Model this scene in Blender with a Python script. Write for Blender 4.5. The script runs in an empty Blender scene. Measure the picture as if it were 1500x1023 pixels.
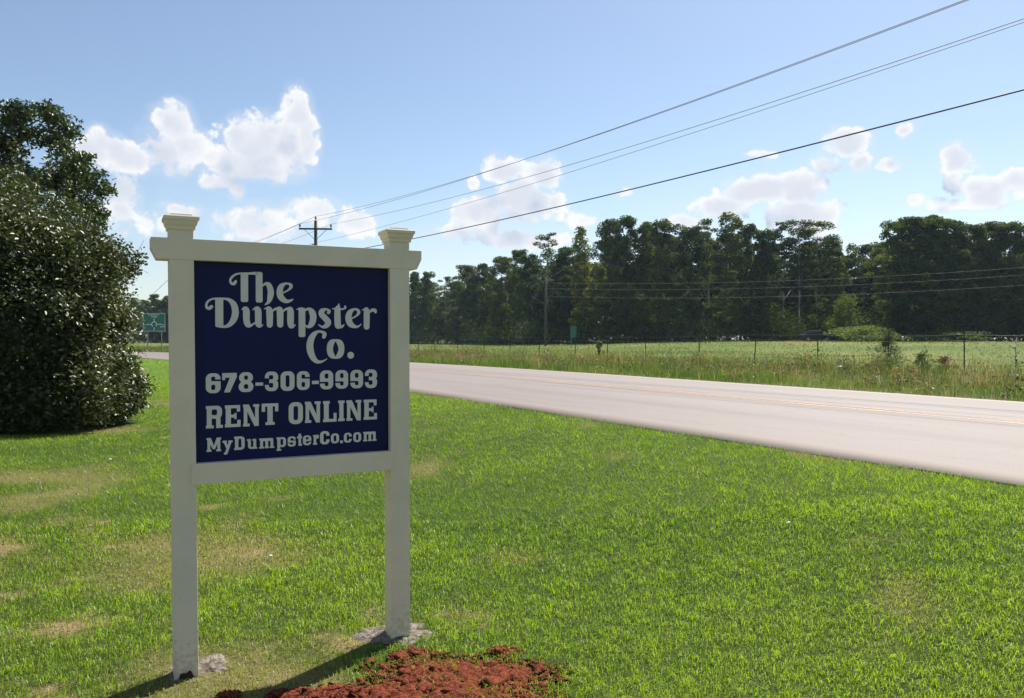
import bpy, bmesh, math, random
import numpy as np
from mathutils import Vector, Matrix

# ---------------------------------------------------------------- camera, sky, sun, exposure
scene = bpy.context.scene
COL = scene.collection
R = math.radians
EYE, FPX, HOR = 1.52, 1177.0, 497.0          # eye height (m), focal length and horizon row of the 1500 x 1023 picture
SUN_EL, SUN_AZ = R(50), R(33)                 # azimuth measured from +Y towards +X

cam_d = bpy.data.cameras.new('camera')
cam = bpy.data.objects.new('camera', cam_d)
COL.objects.link(cam)
scene.camera = cam
cam_d.sensor_width = 36.0
cam_d.lens = 36.0 * FPX / 1500.0
cam_d.clip_start, cam_d.clip_end = 0.05, 9000
cam.location = (0, 0, EYE)
cam.rotation_euler = (R(90) - math.atan((511.5 - HOR) / FPX), 0, 0)

SD = Vector((math.sin(SUN_AZ) * math.cos(SUN_EL), math.cos(SUN_AZ) * math.cos(SUN_EL), math.sin(SUN_EL)))
sun_d = bpy.data.lights.new('sun', 'SUN')
sun_d.energy, sun_d.angle, sun_d.color = 5.0, R(0.53), (1.0, 0.95, 0.87)
sun = bpy.data.objects.new('sun', sun_d)
COL.objects.link(sun)
sun.location = (20, 30, 60)
sun.rotation_euler = SD.to_track_quat('Z', 'Y').to_euler()

vs = scene.view_settings
vs.view_transform, vs.look, vs.gamma, vs.use_curve_mapping = 'Standard', 'None', 1.0, False
vs.exposure = 0.90
SKY_STRENGTH = 0.072

cy = scene.cycles
cy.max_bounces, cy.diffuse_bounces, cy.glossy_bounces, cy.transmission_bounces, cy.transparent_max_bounces = 5, 3, 2, 4, 6


def link(nt, a, b):
    nt.links.new(a, b)


def mnode(nt, op, a, b=None, c=None, clamp=False):
    n = nt.nodes.new('ShaderNodeMath')
    n.operation, n.use_clamp = op, clamp
    for i, v in enumerate((a, b, c)):
        if v is None:
            continue
        if isinstance(v, (int, float)):
            n.inputs[i].default_value = v
        else:
            nt.links.new(v, n.inputs[i])
    return n.outputs[0]


def vnode(nt, op, a, b=None, out=0):
    n = nt.nodes.new('ShaderNodeVectorMath')
    n.operation = op
    for i, v in enumerate((a, b)):
        if v is None:
            continue
        if isinstance(v, (tuple, list, Vector)):
            n.inputs[i].default_value = v
        else:
            nt.links.new(v, n.inputs[i])
    return n.outputs[out]


def sstep(nt, v, lo, hi):
    n = nt.nodes.new('ShaderNodeMapRange')
    n.interpolation_type = 'SMOOTHSTEP'
    n.inputs[1].default_value, n.inputs[2].default_value = lo, hi
    nt.links.new(v, n.inputs[0])
    return n.outputs[0]


def noise(nt, vec, scale, detail=4.0, rough=0.55):
    n = nt.nodes.new('ShaderNodeTexNoise')
    n.inputs['Scale'].default_value = scale
    n.inputs['Detail'].default_value = detail
    n.inputs['Roughness'].default_value = rough
    if vec is not None:
        nt.links.new(vec, n.inputs['Vector'])
    return n


def mix(nt, f, a, b):
    n = nt.nodes.new('ShaderNodeMix')
    n.data_type = 'RGBA'
    if isinstance(f, (int, float)):
        n.inputs[0].default_value = f
    else:
        nt.links.new(f, n.inputs[0])
    for i, v in ((6, a), (7, b)):
        if isinstance(v, (tuple, list)):
            n.inputs[i].default_value = (*v[:3], 1)
        else:
            nt.links.new(v, n.inputs[i])
    return n.outputs[2]


# clouds as seen in the sky: centre (azimuth, elevation) and radii, degrees, with weight
CLOUDS = []
for x, y, rx, ry, w in [
        (180, 232, 62, 28, 1), (255, 185, 36, 36, 1), (262, 218, 55, 38, 1), (140, 220, 40, 30, 1), (330, 240, 50, 26, .9),
        (388, 215, 72, 48, 1), (437, 168, 26, 40, 1), (448, 205, 26, 44, 1), (350, 200, 24, 22, 1), (400, 248, 60, 20, .8),
        (320, 268, 24, 12, .7), (346, 280, 16, 16, .6), (268, 306, 34, 12, .75), (178, 300, 32, 44, .7), (380, 330, 70, 30, .7),
        (462, 312, 55, 22, .65), (520, 330, 40, 22, .7), (225, 330, 30, 20, .5),
        (738, 248, 38, 22, 1), (798, 254, 28, 22, 1), (765, 292, 48, 36, 1), (705, 312, 50, 26, .95), (688, 268, 13, 11, .8),
        (806, 300, 28, 26, .85), (690, 338, 64, 20, .75), (775, 352, 80, 18, .75), (850, 325, 30, 12, .5),
        (1110, 280, 70, 24, 1.1), (1172, 275, 40, 28, 1.1), (1180, 318, 60, 32, 1.1), (1055, 302, 50, 22, 1), (1240, 208, 38, 24, 1.1),
        (1208, 240, 24, 16, .8), (1262, 238, 20, 18, .85), (1302, 241, 22, 12, .7), (1115, 228, 24, 9, .75), (1322, 190, 17, 12, .8),
        (1402, 236, 30, 24, 1), (1390, 264, 20, 18, .9), (1440, 284, 52, 28, 1), (1488, 268, 44, 22, 1), (1390, 302, 56, 12, .7),
        (1336, 298, 26, 9, .6), (915, 282, 11, 7, .55), (1570, 270, 60, 40, 1), (1010, 328, 50, 12, .6)]:
    az = math.atan((x - 750) / FPX)
    el = math.atan((HOR - y) / FPX * math.cos(az))
    CLOUDS.append((az, el, rx / FPX * math.cos(az) ** 2, ry / FPX * math.cos(az), w))

world = bpy.data.worlds.new('World')
scene.world = world
world.use_nodes = True
wt = world.node_tree
wt.nodes.clear()
# density of cloud in a direction
cg = bpy.data.node_groups.new('cloud_density', 'ShaderNodeTree')
cg.interface.new_socket('Vector', in_out='INPUT', socket_type='NodeSocketVector')
cg.interface.new_socket('Density', in_out='OUTPUT', socket_type='NodeSocketFloat')
cg.interface.new_socket('Smooth', in_out='OUTPUT', socket_type='NodeSocketFloat')
gi, go = cg.nodes.new('NodeGroupInput'), cg.nodes.new('NodeGroupOutput')
sx = cg.nodes.new('ShaderNodeSeparateXYZ')
link(cg, gi.outputs[0], sx.inputs[0])
azn = mnode(cg, 'ARCTAN2', sx.outputs[0], sx.outputs[1])
eln = mnode(cg, 'ARCSINE', sx.outputs[2])
n1 = noise(cg, gi.outputs[0], 26, 3, 0.5)
wv = vnode(cg, 'SUBTRACT', n1.outputs['Color'], (0.5, 0.5, 0.5))
cx = cg.nodes.new('ShaderNodeCombineXYZ')
link(cg, azn, cx.inputs[0]); link(cg, eln, cx.inputs[1])
wsc = vnode(cg, 'MULTIPLY', wv, (0.022, 0.022, 0.0))
pv = vnode(cg, 'ADD', cx.outputs[0], wsc)
acc = None
for a, e, ra, re_, w in CLOUDS:
    q = vnode(cg, 'SUBTRACT', pv, (a, e, 0))
    q = vnode(cg, 'MULTIPLY', q, (1 / ra, 1 / re_, 0))
    q = vnode(cg, 'DOT_PRODUCT', q, q, out=1)
    q = mnode(cg, 'MULTIPLY_ADD', q, -w, w)
    acc = q if acc is None else mnode(cg, 'SMOOTH_MAX', acc, q, 0.25)
# the same kind of scattered cumulus goes on round the rest of the sky
n2 = noise(cg, vnode(cg, 'MULTIPLY', gi.outputs[0], (1, 1, 2.2)), 4.2, 3, 0.5)
oth = mnode(cg, 'MULTIPLY_ADD', n2.outputs[0], 7.0, -4.2)
band = mnode(cg, 'MULTIPLY', sstep(cg, eln, 0.02, 0.10), mnode(cg, 'SUBTRACT', 1.0, sstep(cg, eln, 0.26, 0.5)))
side = sstep(cg, mnode(cg, 'ABSOLUTE', azn), 0.62, 0.85)
oth = mnode(cg, 'MULTIPLY_ADD', mnode(cg, 'MULTIPLY', band, side), 2.5, mnode(cg, 'SUBTRACT', oth, 2.5))
acc = mnode(cg, 'MAXIMUM', acc, oth)
vo = cg.nodes.new('ShaderNodeTexVoronoi')
vo.inputs['Scale'].default_value = 58
vo.inputs['Detail'].default_value = 1.6
vo.inputs['Roughness'].default_value = 0.5
link(cg, vnode(cg, 'ADD', gi.outputs[0], vnode(cg, 'MULTIPLY', wv, (0.012, 0.012, 0.012))), vo.inputs['Vector'])
n3 = noise(cg, gi.outputs[0], 64, 6, 0.6)
den = mnode(cg, 'MULTIPLY_ADD', vo.outputs['Distance'], -0.72, mnode(cg, 'ADD', acc, 0.48))
link(cg, mnode(cg, 'MULTIPLY_ADD', mnode(cg, 'SUBTRACT', n1.outputs[0], 0.5), 1.6, acc), go.inputs[1])
den = mnode(cg, 'MULTIPLY_ADD', mnode(cg, 'SUBTRACT', n3.outputs[0], 0.5), 1.9, den)
link(cg, den, go.inputs[0])

tc = wt.nodes.new('ShaderNodeTexCoord')
sky = wt.nodes.new('ShaderNodeTexSky')
sky.sky_type, sky.sun_disc = 'NISHITA', False
sky.sun_elevation, sky.sun_rotation = SUN_EL, SUN_AZ
sky.altitude, sky.air_density, sky.dust_density, sky.ozone_density = 200, 1.0, 0.6, 1.6


def cden(vec):
    g = wt.nodes.new('ShaderNodeGroup')
    g.node_tree = cg
    link(wt, vec, g.inputs[0])
    return g.outputs


D0, S0 = cden(tc.outputs['Generated'])
off = vnode(wt, 'NORMALIZE', vnode(wt, 'ADD', tc.outputs['Generated'], (0.012, 0.0, 0.036)))
S1 = cden(off)[1]
alpha = sstep(wt, D0, -0.12, 0.42)
# thin veils of vapour round the cumulus and low over the horizon, all the way round
sz = wt.nodes.new('ShaderNodeSeparateXYZ')
link(wt, tc.outputs['Generated'], sz.inputs[0])
vn = noise(wt, vnode(wt, 'MULTIPLY', tc.outputs['Generated'], (1, 1, 2.6)), 7, 5, 0.6)
lowv = mnode(wt, 'SUBTRACT', 1.0, sstep(wt, sz.outputs[2], 0.03, 0.30))
veil = mnode(wt, 'MULTIPLY', mnode(wt, 'MULTIPLY', lowv, sstep(wt, vn.outputs[0], 0.30, 0.72)), 0.42)
veil = mnode(wt, 'MAXIMUM', veil, mnode(wt, 'MULTIPLY', sstep(wt, S0, -0.9, 0.7), 0.40))
veil = mnode(wt, 'MAXIMUM', veil, 0.045)
lit = mnode(wt, 'MULTIPLY_ADD', mnode(wt, 'SUBTRACT', S0, S1), 0.55, 0.86, clamp=True)
thick = sstep(wt, mnode(wt, 'MULTIPLY_ADD', D0, 0.25, mnode(wt, 'MULTIPLY', S0, 0.85)), 0.25, 1.15)
lit = mnode(wt, 'SUBTRACT', lit, mnode(wt, 'MULTIPLY', thick, 0.42), clamp=True)
ccol = mix(wt, lit, (2.9, 3.65, 5.0), (7.5, 7.5, 7.6))
skyv = mix(wt, veil, sky.outputs[0], (5.9, 6.3, 7.0))
skyc = mix(wt, mnode(wt, 'MULTIPLY', alpha, 0.94), skyv, ccol)
bg = wt.nodes.new('ShaderNodeBackground')
bg.inputs[1].default_value = SKY_STRENGTH
link(wt, skyc, bg.inputs[0])
world.cycles.sampling_method, world.cycles.sample_map_resolution = 'MANUAL', 512
wo = wt.nodes.new('ShaderNodeOutputWorld')
link(wt, bg.outputs[0], wo.inputs[0])

# ---------------------------------------------------------------- helpers
rng = np.random.default_rng(11)
random.seed(5)


def obj(name, me, mat=None, parent=None):
    o = bpy.data.objects.new(name, me)
    COL.objects.link(o)
    if mat is not None and me is not None and not me.materials:
        me.materials.append(mat)
    if parent is not None:
        o.parent = parent
    return o


def tag(o, label=None, cat=None, group=None, kind=None):
    for k, v in (('label', label), ('category', cat), ('group', group), ('kind', kind)):
        if v:
            o[k] = v
    return o


def thing(name, label, cat, loc=(0, 0, 0), rz=0.0, group=None):
    o = obj(name, None)
    o.location, o.rotation_euler = loc, (0, 0, rz)
    return tag(o, label, cat, group)


def copy_tree(o, parent=None):
    c = o.copy()
    COL.objects.link(c)
    c.parent = parent
    for ch in list(o.children):
        copy_tree(ch, c)
    return c


def np_mesh(name, V, F, col=None, uv=None, smooth=False):
    """V (n,3), F (m,k) all with k corners; col (n,3) per vertex; uv (n,2) per vertex"""
    me = bpy.data.meshes.new(name)
    V = np.asarray(V, np.float32); F = np.asarray(F, np.int32)
    m, k = F.shape
    me.vertices.add(len(V)); me.vertices.foreach_set('co', V.ravel())
    me.loops.add(m * k); me.loops.foreach_set('vertex_index', F.ravel())
    me.polygons.add(m)
    me.polygons.foreach_set('loop_start', np.arange(0, m * k, k, dtype=np.int32))
    if smooth:
        me.polygons.foreach_set('use_smooth', np.ones(m, bool))
    if col is not None:
        a = me.color_attributes.new('col', 'FLOAT_COLOR', 'POINT')
        c = np.ones((len(V), 4), np.float32); c[:, :3] = col
        a.data.foreach_set('color', c.ravel())
    if uv is not None:
        u = me.uv_layers.new(name='uv')
        u.data.foreach_set('uv', np.asarray(uv, np.float32)[F.ravel()].ravel())
    me.update(calc_edges=True)
    return me


class MB:
    """collects simple solids into one bmesh"""
    def __init__(s):
        s.bm = bmesh.new()

    def box(s, x0, y0, z0, x1, y1, z1, bev=0.0):
        r = bmesh.ops.create_cube(s.bm, size=1.0)
        for v in r['verts']:
            v.co = Vector(((x0 + x1) / 2 + v.co.x * (x1 - x0), (y0 + y1) / 2 + v.co.y * (y1 - y0), (z0 + z1) / 2 + v.co.z * (z1 - z0)))
        if bev:
            es = list({e for v in r['verts'] for e in v.link_edges})
            bmesh.ops.bevel(s.bm, geom=es, offset=bev, segments=2, affect='EDGES', profile=0.6)
        return s

    def prism(s, pts, y0, y1, bev=0.0):
        """polygon in the x-z plane pulled from y0 to y1"""
        vs_ = [s.bm.verts.new((x, y0, z)) for x, z in pts]
        f = s.bm.faces.new(vs_)
        ex = bmesh.ops.extrude_face_region(s.bm, geom=[f])
        nv = [g for g in ex['geom'] if isinstance(g, bmesh.types.BMVert)]
        bmesh.ops.translate(s.bm, verts=nv, vec=(0, y1 - y0, 0))
        if bev:
            es = list({e for v in vs_ + nv for e in v.link_edges})
            bmesh.ops.bevel(s.bm, geom=es, offset=bev, segments=2, affect='EDGES', profile=0.6)
        return s

    def tube(s, pts, rad, seg=8, cap=True):
        pts = [Vector(p) for p in pts]
        rad = rad if isinstance(rad, (list, tuple)) else [rad] * len(pts)
        rings = []
        for i, p in enumerate(pts):
            d = (pts[min(i + 1, len(pts) - 1)] - pts[max(i - 1, 0)]).normalized()
            q = d.to_track_quat('Z', 'Y')
            rings.append([s.bm.verts.new(p + q @ Vector((math.cos(2 * math.pi * k / seg) * rad[i], math.sin(2 * math.pi * k / seg) * rad[i], 0))) for k in range(seg)])
        for a, b in zip(rings[:-1], rings[1:]):
            for k in range(seg):
                f = s.bm.faces.new((a[k], a[(k + 1) % seg], b[(k + 1) % seg], b[k]))
                f.smooth = True
        if cap and seg > 2:
            s.bm.faces.new(rings[0][::-1]); s.bm.faces.new(rings[-1])
        return s

    def rings(s, prof, cx=0.0, cy=0.0):
        """square rings (half size, z) stacked: a moulded cap"""
        rr = []
        for h, z in prof:
            rr.append([s.bm.verts.new((cx + sx_ * h, cy + sy_ * h, z)) for sx_, sy_ in ((-1, -1), (1, -1), (1, 1), (-1, 1))])
        for a, b in zip(rr[:-1], rr[1:]):
            for k in range(4):
                s.bm.faces.new((a[k], a[(k + 1) % 4], b[(k + 1) % 4], b[k]))
        s.bm.faces.new(rr[0][::-1]); s.bm.faces.new(rr[-1])
        return s

    def build(s, name, mat, parent=None):
        bmesh.ops.recalc_face_normals(s.bm, faces=s.bm.faces[:])
        me = bpy.data.meshes.new(name)
        s.bm.to_mesh(me); s.bm.free()
        return obj(name, me, mat, parent)


_lat = np.random.default_rng(3).random((256, 256))


def vnoise(x, y, sc, oc=1):
    """smooth value noise 0..1"""
    x = np.asarray(x, float) * sc + 1000; y = np.asarray(y, float) * sc + 1000
    t, amp, tot = 0, 1.0, 0.0
    for _ in range(oc):
        xi, yi = np.floor(x).astype(int), np.floor(y).astype(int)
        fx, fy = x - xi, y - yi
        fx, fy = fx * fx * (3 - 2 * fx), fy * fy * (3 - 2 * fy)
        g = lambda i, j: _lat[(xi + i) % 256, (yi + j) % 256]
        v = (g(0, 0) * (1 - fx) + g(1, 0) * fx) * (1 - fy) + (g(0, 1) * (1 - fx) + g(1, 1) * fx) * fy
        t = t + v * amp; tot += amp; amp *= 0.5
        x, y = x * 2.03 + 17, y * 2.03 + 31
    return t / tot


def ss(a, b, v):
    t = np.clip((v - a) / (b - a), 0, 1)
    return t * t * (3 - 2 * t)


# road frame: n points across the road, u along it (towards the far bend on the left)
NX, NY, UX, UY = 0.877, 0.480, -0.480, 0.877
ROAD0, ROAD1, BEND0, BENDK = 7.1, 16.7, 24.0, 0.00267


def shift(t):
    q = np.clip(t - BEND0, 0, 96)
    return BENDK * q * q + np.clip(t - BEND0 - 96, 0, None) * 2 * BENDK * 96


def dt(x, y):
    x = np.asarray(x, float); y = np.asarray(y, float)
    t = x * UX + y * UY
    return x * NX + y * NY + shift(t), t


def xy(d, t):
    d = d - shift(np.asarray(t, float))
    return d * NX + t * UX, d * NY + t * UY


def gz(x, y):
    x = np.asarray(x, float); y = np.asarray(y, float)
    d, t = dt(x, y)
    z = 0.25 * ss(2.5, 6.6, d)
    z = z + 0.95 * ss(38, 112, y) * ss(-12, 40, x) * ss(20, 30, d)
    near = 1 - ss(6.2, 7.0, d)
    z = z + near * (0.05 * (vnoise(x, y, 0.45, 2) - 0.5)) * ss(1.2, 3.5, np.hypot(x + 1.0, y - 3.8))
    z = z + ss(17.5, 20, d) * (1 - ss(60, 120, y)) * 0.22 * (vnoise(x, y, 0.25, 2) - 0.5)
    return z


def at(px, py, Y):
    """point of the place that stands at depth Y on the sight line of a picture position"""
    return Vector(((px - 750) / FPX * Y, Y, EYE + (HOR - py) / FPX * Y))


def mat_new(name):
    m = bpy.data.materials.new(name)
    m.use_nodes = True
    nt = m.node_tree
    nt.nodes.clear()
    out = nt.nodes.new('ShaderNodeOutputMaterial')
    return m, nt, out


def principled(name, col, rough=0.6, metal=0.0, spec=0.5, var=0.0, vscale=8.0, bump=0.0, bscale=40.0, col2=None):
    m, nt, out = mat_new(name)
    p = nt.nodes.new('ShaderNodeBsdfPrincipled')
    p.inputs['Roughness'].default_value = rough
    p.inputs['Metallic'].default_value = metal
    p.inputs['Specular IOR Level'].default_value = spec
    tcn = nt.nodes.new('ShaderNodeTexCoord')
    if var or col2:
        nz = noise(nt, tcn.outputs['Object'], vscale, 5, 0.6)
        c2 = col2 or tuple(c * (1 - var) for c in col)
        link(nt, mix(nt, sstep(nt, nz.outputs[0], 0.35, 0.68), col, c2), p.inputs['Base Color'])
    else:
        p.inputs['Base Color'].default_value = (*col, 1)
    if bump:
        bn = nt.nodes.new('ShaderNodeBump')
        bn.inputs['Strength'].default_value = bump
        bn.inputs['Distance'].default_value = 0.01
        link(nt, noise(nt, tcn.outputs['Object'], bscale, 4, 0.6).outputs[0], bn.inputs['Height'])
        link(nt, bn.outputs[0], p.inputs['Normal'])
    link(nt, p.outputs[0], out.inputs[0])
    return m


def leafy(name, trans=0.4, rough=0.5, gloss=0.06, tint=(1.25, 1.25, 0.7), vary=False):
    """foliage: colour from the leaf's own attribute, light passes through"""
    m, nt, out = mat_new(name)
    at_ = nt.nodes.new('ShaderNodeVertexColor')
    at_.layer_name = 'col'
    di = nt.nodes.new('ShaderNodeBsdfDiffuse')
    tr = nt.nodes.new('ShaderNodeBsdfTranslucent')
    gl = nt.nodes.new('ShaderNodeBsdfGlossy')
    gl.inputs['Roughness'].default_value = rough
    gl.inputs['Color'].default_value = (0.9, 0.92, 0.85, 1)
    cc = at_.outputs[0]
    if vary:                                   # each tree has its own green
        oi = nt.nodes.new('ShaderNodeObjectInfo')
        cc = vnode(nt, 'MULTIPLY', cc, mix(nt, oi.outputs['Random'], (.72, .85, .95), (1.65, 1.42, .95)))
    link(nt, cc, di.inputs[0])
    link(nt, vnode(nt, 'MULTIPLY', cc, tint), tr.inputs[0])
    m1, m2 = nt.nodes.new('ShaderNodeMixShader'), nt.nodes.new('ShaderNodeMixShader')
    m1.inputs[0].default_value, m2.inputs[0].default_value = trans, gloss
    link(nt, di.outputs[0], m1.inputs[1]); link(nt, tr.outputs[0], m1.inputs[2])
    link(nt, m1.outputs[0], m2.inputs[1]); link(nt, gl.outputs[0], m2.inputs[2])
    link(nt, m2.outputs[0], out.inputs[0])
    return m

# ---------------------------------------------------------------- ground
def dryness(x, y):
    bias = 0.20 * (1 - ss(-0.9, 0.6, x)) * (1 - ss(5.0, 8.5, y)) + 0.06 * (1 - ss(-4, 0, x)) - 0.18 - 0.07 * ss(-.2, 1.2, x) + 0.10 * np.exp(-((x + .8) ** 2 + (y - 4.3) ** 2) / 0.12)
    return ss(0.42, 0.72, vnoise(x, y, 0.9, 3) + bias), ss(0.58, 0.80, vnoise(x + 40, y, 2.1, 4) * .72 + vnoise(x, y + 9, 13, 3) * .28 + bias * 0.9)


def ground_mesh():
    n = 380
    u = np.linspace(-1, 1, n)
    B = math.asinh(4000 / 1.4)
    g = 1.4 * np.sinh(B * u)
    X, Y = np.meshgrid(g - 0.3, g + 5.5, indexing='ij')
    Z = gz(X, Y)
    d, t = dt(X, Y)
    V = np.stack([X, Y, Z], -1).reshape(-1, 3)
    i = np.arange(n * n).reshape(n, n)
    F = np.stack([i[:-1, :-1], i[1:, :-1], i[1:, 1:], i[:-1, 1:]], -1).reshape(-1, 4)
    dry, bare = dryness(X, Y)
    dry, bare = dry[..., None], bare[..., None]
    lawn = np.array([.055, .078, .020]) * (1 - dry) + np.array([.17, .15, .06]) * dry
    lawn = lawn * (1 - bare) + np.array([.31, .205, .12]) * bare
    far = ss(17, 26, Y)[..., None]
    lawn = lawn * (1 - far) + (np.array([.115, .175, .028]) * (1 - dry * .5) + np.array([.20, .18, .07]) * dry * .5) * far
    fn = vnoise(X, Y, 0.08, 3)[..., None]
    fn = np.clip(fn * 1.8 - .4, 0, 1)
    field = np.array([.075, .125, .025]) * (1 - fn) + np.array([.17, .175, .05]) * fn
    edge = ss(26, 30, d)[..., None]
    field = field * edge + np.array([.12, .11, .05]) * (1 - edge)
    w = ss(9, 14, d)[..., None]
    C = (lawn * (1 - w) + field * w).reshape(-1, 3)
    return np_mesh('ground', V, F, col=C, smooth=True)


m_ground, nt, out = mat_new('turf_soil')
pr = nt.nodes.new('ShaderNodeBsdfPrincipled')
pr.inputs['Roughness'].default_value = 0.95
pr.inputs['Specular IOR Level'].default_value = 0.1
vc = nt.nodes.new('ShaderNodeVertexColor'); vc.layer_name = 'col'
tcn = nt.nodes.new('ShaderNodeTexCoord')
na = noise(nt, tcn.outputs['Object'], 38, 6, 0.7)
nb = noise(nt, tcn.outputs['Object'], 2.3, 5, 0.6)
c1 = mix(nt, sstep(nt, na.outputs[0], 0.3, 0.7), vnode(nt, 'MULTIPLY', vc.outputs[0], (.62, .62, .62)), vnode(nt, 'MULTIPLY', vc.outputs[0], (1.3, 1.3, 1.3)))
c1 = mix(nt, sstep(nt, nb.outputs[0], 0.35, 0.7), c1, vnode(nt, 'MULTIPLY', c1, (.8, .88, .75)))
link(nt, c1, pr.inputs['Base Color'])
bn = nt.nodes.new('ShaderNodeBump'); bn.inputs['Strength'].default_value = 0.8; bn.inputs['Distance'].default_value = 0.03
link(nt, na.outputs[0], bn.inputs['Height']); link(nt, bn.outputs[0], pr.inputs['Normal'])
link(nt, pr.outputs[0], out.inputs[0])
tag(obj('ground', ground_mesh(), m_ground), kind='structure')

# ---------------------------------------------------------------- road
def road_z(d):
    mid = (ROAD0 + ROAD1) / 2
    return 0.25 + 0.014 + 0.07 * (1 - ((d - mid) / (mid - ROAD0)) ** 2)


def strip(name, d0, d1, nd, dz, t0=-90, t1=260, wob=0.0, skirt=False, step=1.0):
    ts = np.arange(t0, t1, step)
    ds = np.linspace(d0, d1, nd)
    T, D = np.meshgrid(ts, ds, indexing='ij')
    Dw = D.copy()
    if wob:
        Dw[:, 0] += wob * (vnoise(ts, ts * 0, 0.5, 3) - .5) * 2
        Dw[:, -1] += wob * (vnoise(ts, ts * 0 + 9, 0.5, 3) - .5) * 2
    Z = road_z(Dw) + dz
    if skirt:
        Dw = np.concatenate([Dw[:, :1] - .02, Dw, Dw[:, -1:] + .02], 1)
        T = np.concatenate([T[:, :1], T, T[:, :1]], 1)
        Z = np.concatenate([Z[:, :1] - .12, Z, Z[:, -1:] - .12], 1)
    X, Y = xy(Dw, T)
    a, b = X.shape
    i = np.arange(a * b).reshape(a, b)
    F = np.stack([i[:-1, :-1], i[:-1, 1:], i[1:, 1:], i[1:, :-1]], -1).reshape(-1, 4)
    return np_mesh(name, np.stack([X, Y, Z], -1).reshape(-1, 3), F, uv=np.stack([Dw, T], -1).reshape(-1, 2), smooth=True)


m_road, nt, out = mat_new('pale_worn_asphalt')
pr = nt.nodes.new('ShaderNodeBsdfPrincipled')
pr.inputs['Roughness'].default_value = 0.72
pr.inputs['Specular IOR Level'].default_value = 0.35
uvn = nt.nodes.new('ShaderNodeUVMap'); uvn.uv_map = 'uv'
sp = nt.nodes.new('ShaderNodeSeparateXYZ'); link(nt, uvn.outputs[0], sp.inputs[0])
fine = noise(nt, uvn.outputs[0], 55, 6, 0.75)
big = noise(nt, vnode(nt, 'MULTIPLY', uvn.outputs[0], (1.0, 0.09, 1)), 1.1, 5, 0.6)
c = mix(nt, sstep(nt, fine.outputs[0], 0.3, 0.72), (.138, .115, .102), (.247, .207, .185))
c = mix(nt, sstep(nt, big.outputs[0], 0.4, 0.72), c, vnode(nt, 'MULTIPLY', c, (.86, .85, .84)))
# wheel tracks polished a little darker
lane = mnode(nt, 'PINGPONG', mnode(nt, 'SUBTRACT', sp.outputs[0], ROAD0 + 2.4), 1.05)
trk = mnode(nt, 'SUBTRACT', 1.0, sstep(nt, lane, 0.0, 0.55))
c = mix(nt, mnode(nt, 'MULTIPLY', trk, 0.7), c, vnode(nt, 'MULTIPLY', c, (.88, .87, .87)))
# hair cracks sealed by dirt
vor = nt.nodes.new('ShaderNodeTexVoronoi'); vor.feature = 'DISTANCE_TO_EDGE'; vor.inputs['Scale'].default_value = 0.28
wob = noise(nt, uvn.outputs[0], 1.6, 4, .6)
link(nt, vnode(nt, 'ADD', uvn.outputs[0], vnode(nt, 'MULTIPLY', wob.outputs['Color'], (1.2, 1.2, 0))), vor.inputs['Vector'])
crack = mnode(nt, 'SUBTRACT', 1.0, sstep(nt, vor.outputs['Distance'], 0.0, 0.006))
c = mix(nt, mnode(nt, 'MULTIPLY', crack, 0.45), c, (.12, .10, .09))
# open seam beside the centre line
sw = mnode(nt, 'MULTIPLY_ADD', noise(nt, vnode(nt, 'MULTIPLY', uvn.outputs[0], (0, 1, 0)), 0.8, 4, .6).outputs[0], 0.12, 11.33)
seam = mnode(nt, 'SUBTRACT', 1.0, sstep(nt, mnode(nt, 'ABSOLUTE', mnode(nt, 'SUBTRACT', sp.outputs[0], sw)), 0.006, 0.035))
c = mix(nt, mnode(nt, 'MULTIPLY', seam, 0.7), c, (.075, .062, .055))
# red clay dust along both edges
ed = mnode(nt, 'MINIMUM', mnode(nt, 'SUBTRACT', sp.outputs[0], ROAD0), mnode(nt, 'SUBTRACT', ROAD1, sp.outputs[0]))
dust = mnode(nt, 'MULTIPLY', mnode(nt, 'SUBTRACT', 1.0, sstep(nt, ed, 0.0, 0.9)), sstep(nt, big.outputs[0], 0.25, 0.6))
c = mix(nt, mnode(nt, 'MULTIPLY', dust, 0.7), c, (.30, .235, .18))
link(nt, c, pr.inputs['Base Color'])
bn = nt.nodes.new('ShaderNodeBump'); bn.inputs['Strength'].default_value = 0.35; bn.inputs['Distance'].default_value = 0.004
link(nt, fine.outputs[0], bn.inputs['Height']); link(nt, bn.outputs[0], pr.inputs['Normal'])
link(nt, pr.outputs[0], out.inputs[0])
tag(obj('road', strip('road', ROAD0, ROAD1, 17, 0.0, wob=0.09, skirt=True, step=0.5), m_road), kind='structure')


def paint_mat(name, col, keep):
    m, nt, out = mat_new(name)
    p = nt.nodes.new('ShaderNodeBsdfPrincipled')
    p.inputs['Roughness'].default_value = 0.6
    p.inputs['Base Color'].default_value = (*col, 1)
    uvn = nt.nodes.new('ShaderNodeUVMap'); uvn.uv_map = 'uv'
    nz = noise(nt, uvn.outputs[0], 14, 6, 0.75)
    n2_ = noise(nt, uvn.outputs[0], 0.5, 3, 0.6)
    f = sstep(nt, mnode(nt, 'MULTIPLY_ADD', n2_.outputs[0], 0.5, nz.outputs[0]), keep, keep + 0.22)
    tr = nt.nodes.new('ShaderNodeBsdfTransparent')
    ms = nt.nodes.new('ShaderNodeMixShader')
    link(nt, f, ms.inputs[0]); link(nt, tr.outputs[0], ms.inputs[1]); link(nt, p.outputs[0], ms.inputs[2])
    link(nt, ms.outputs[0], out.inputs[0])
    return m


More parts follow.
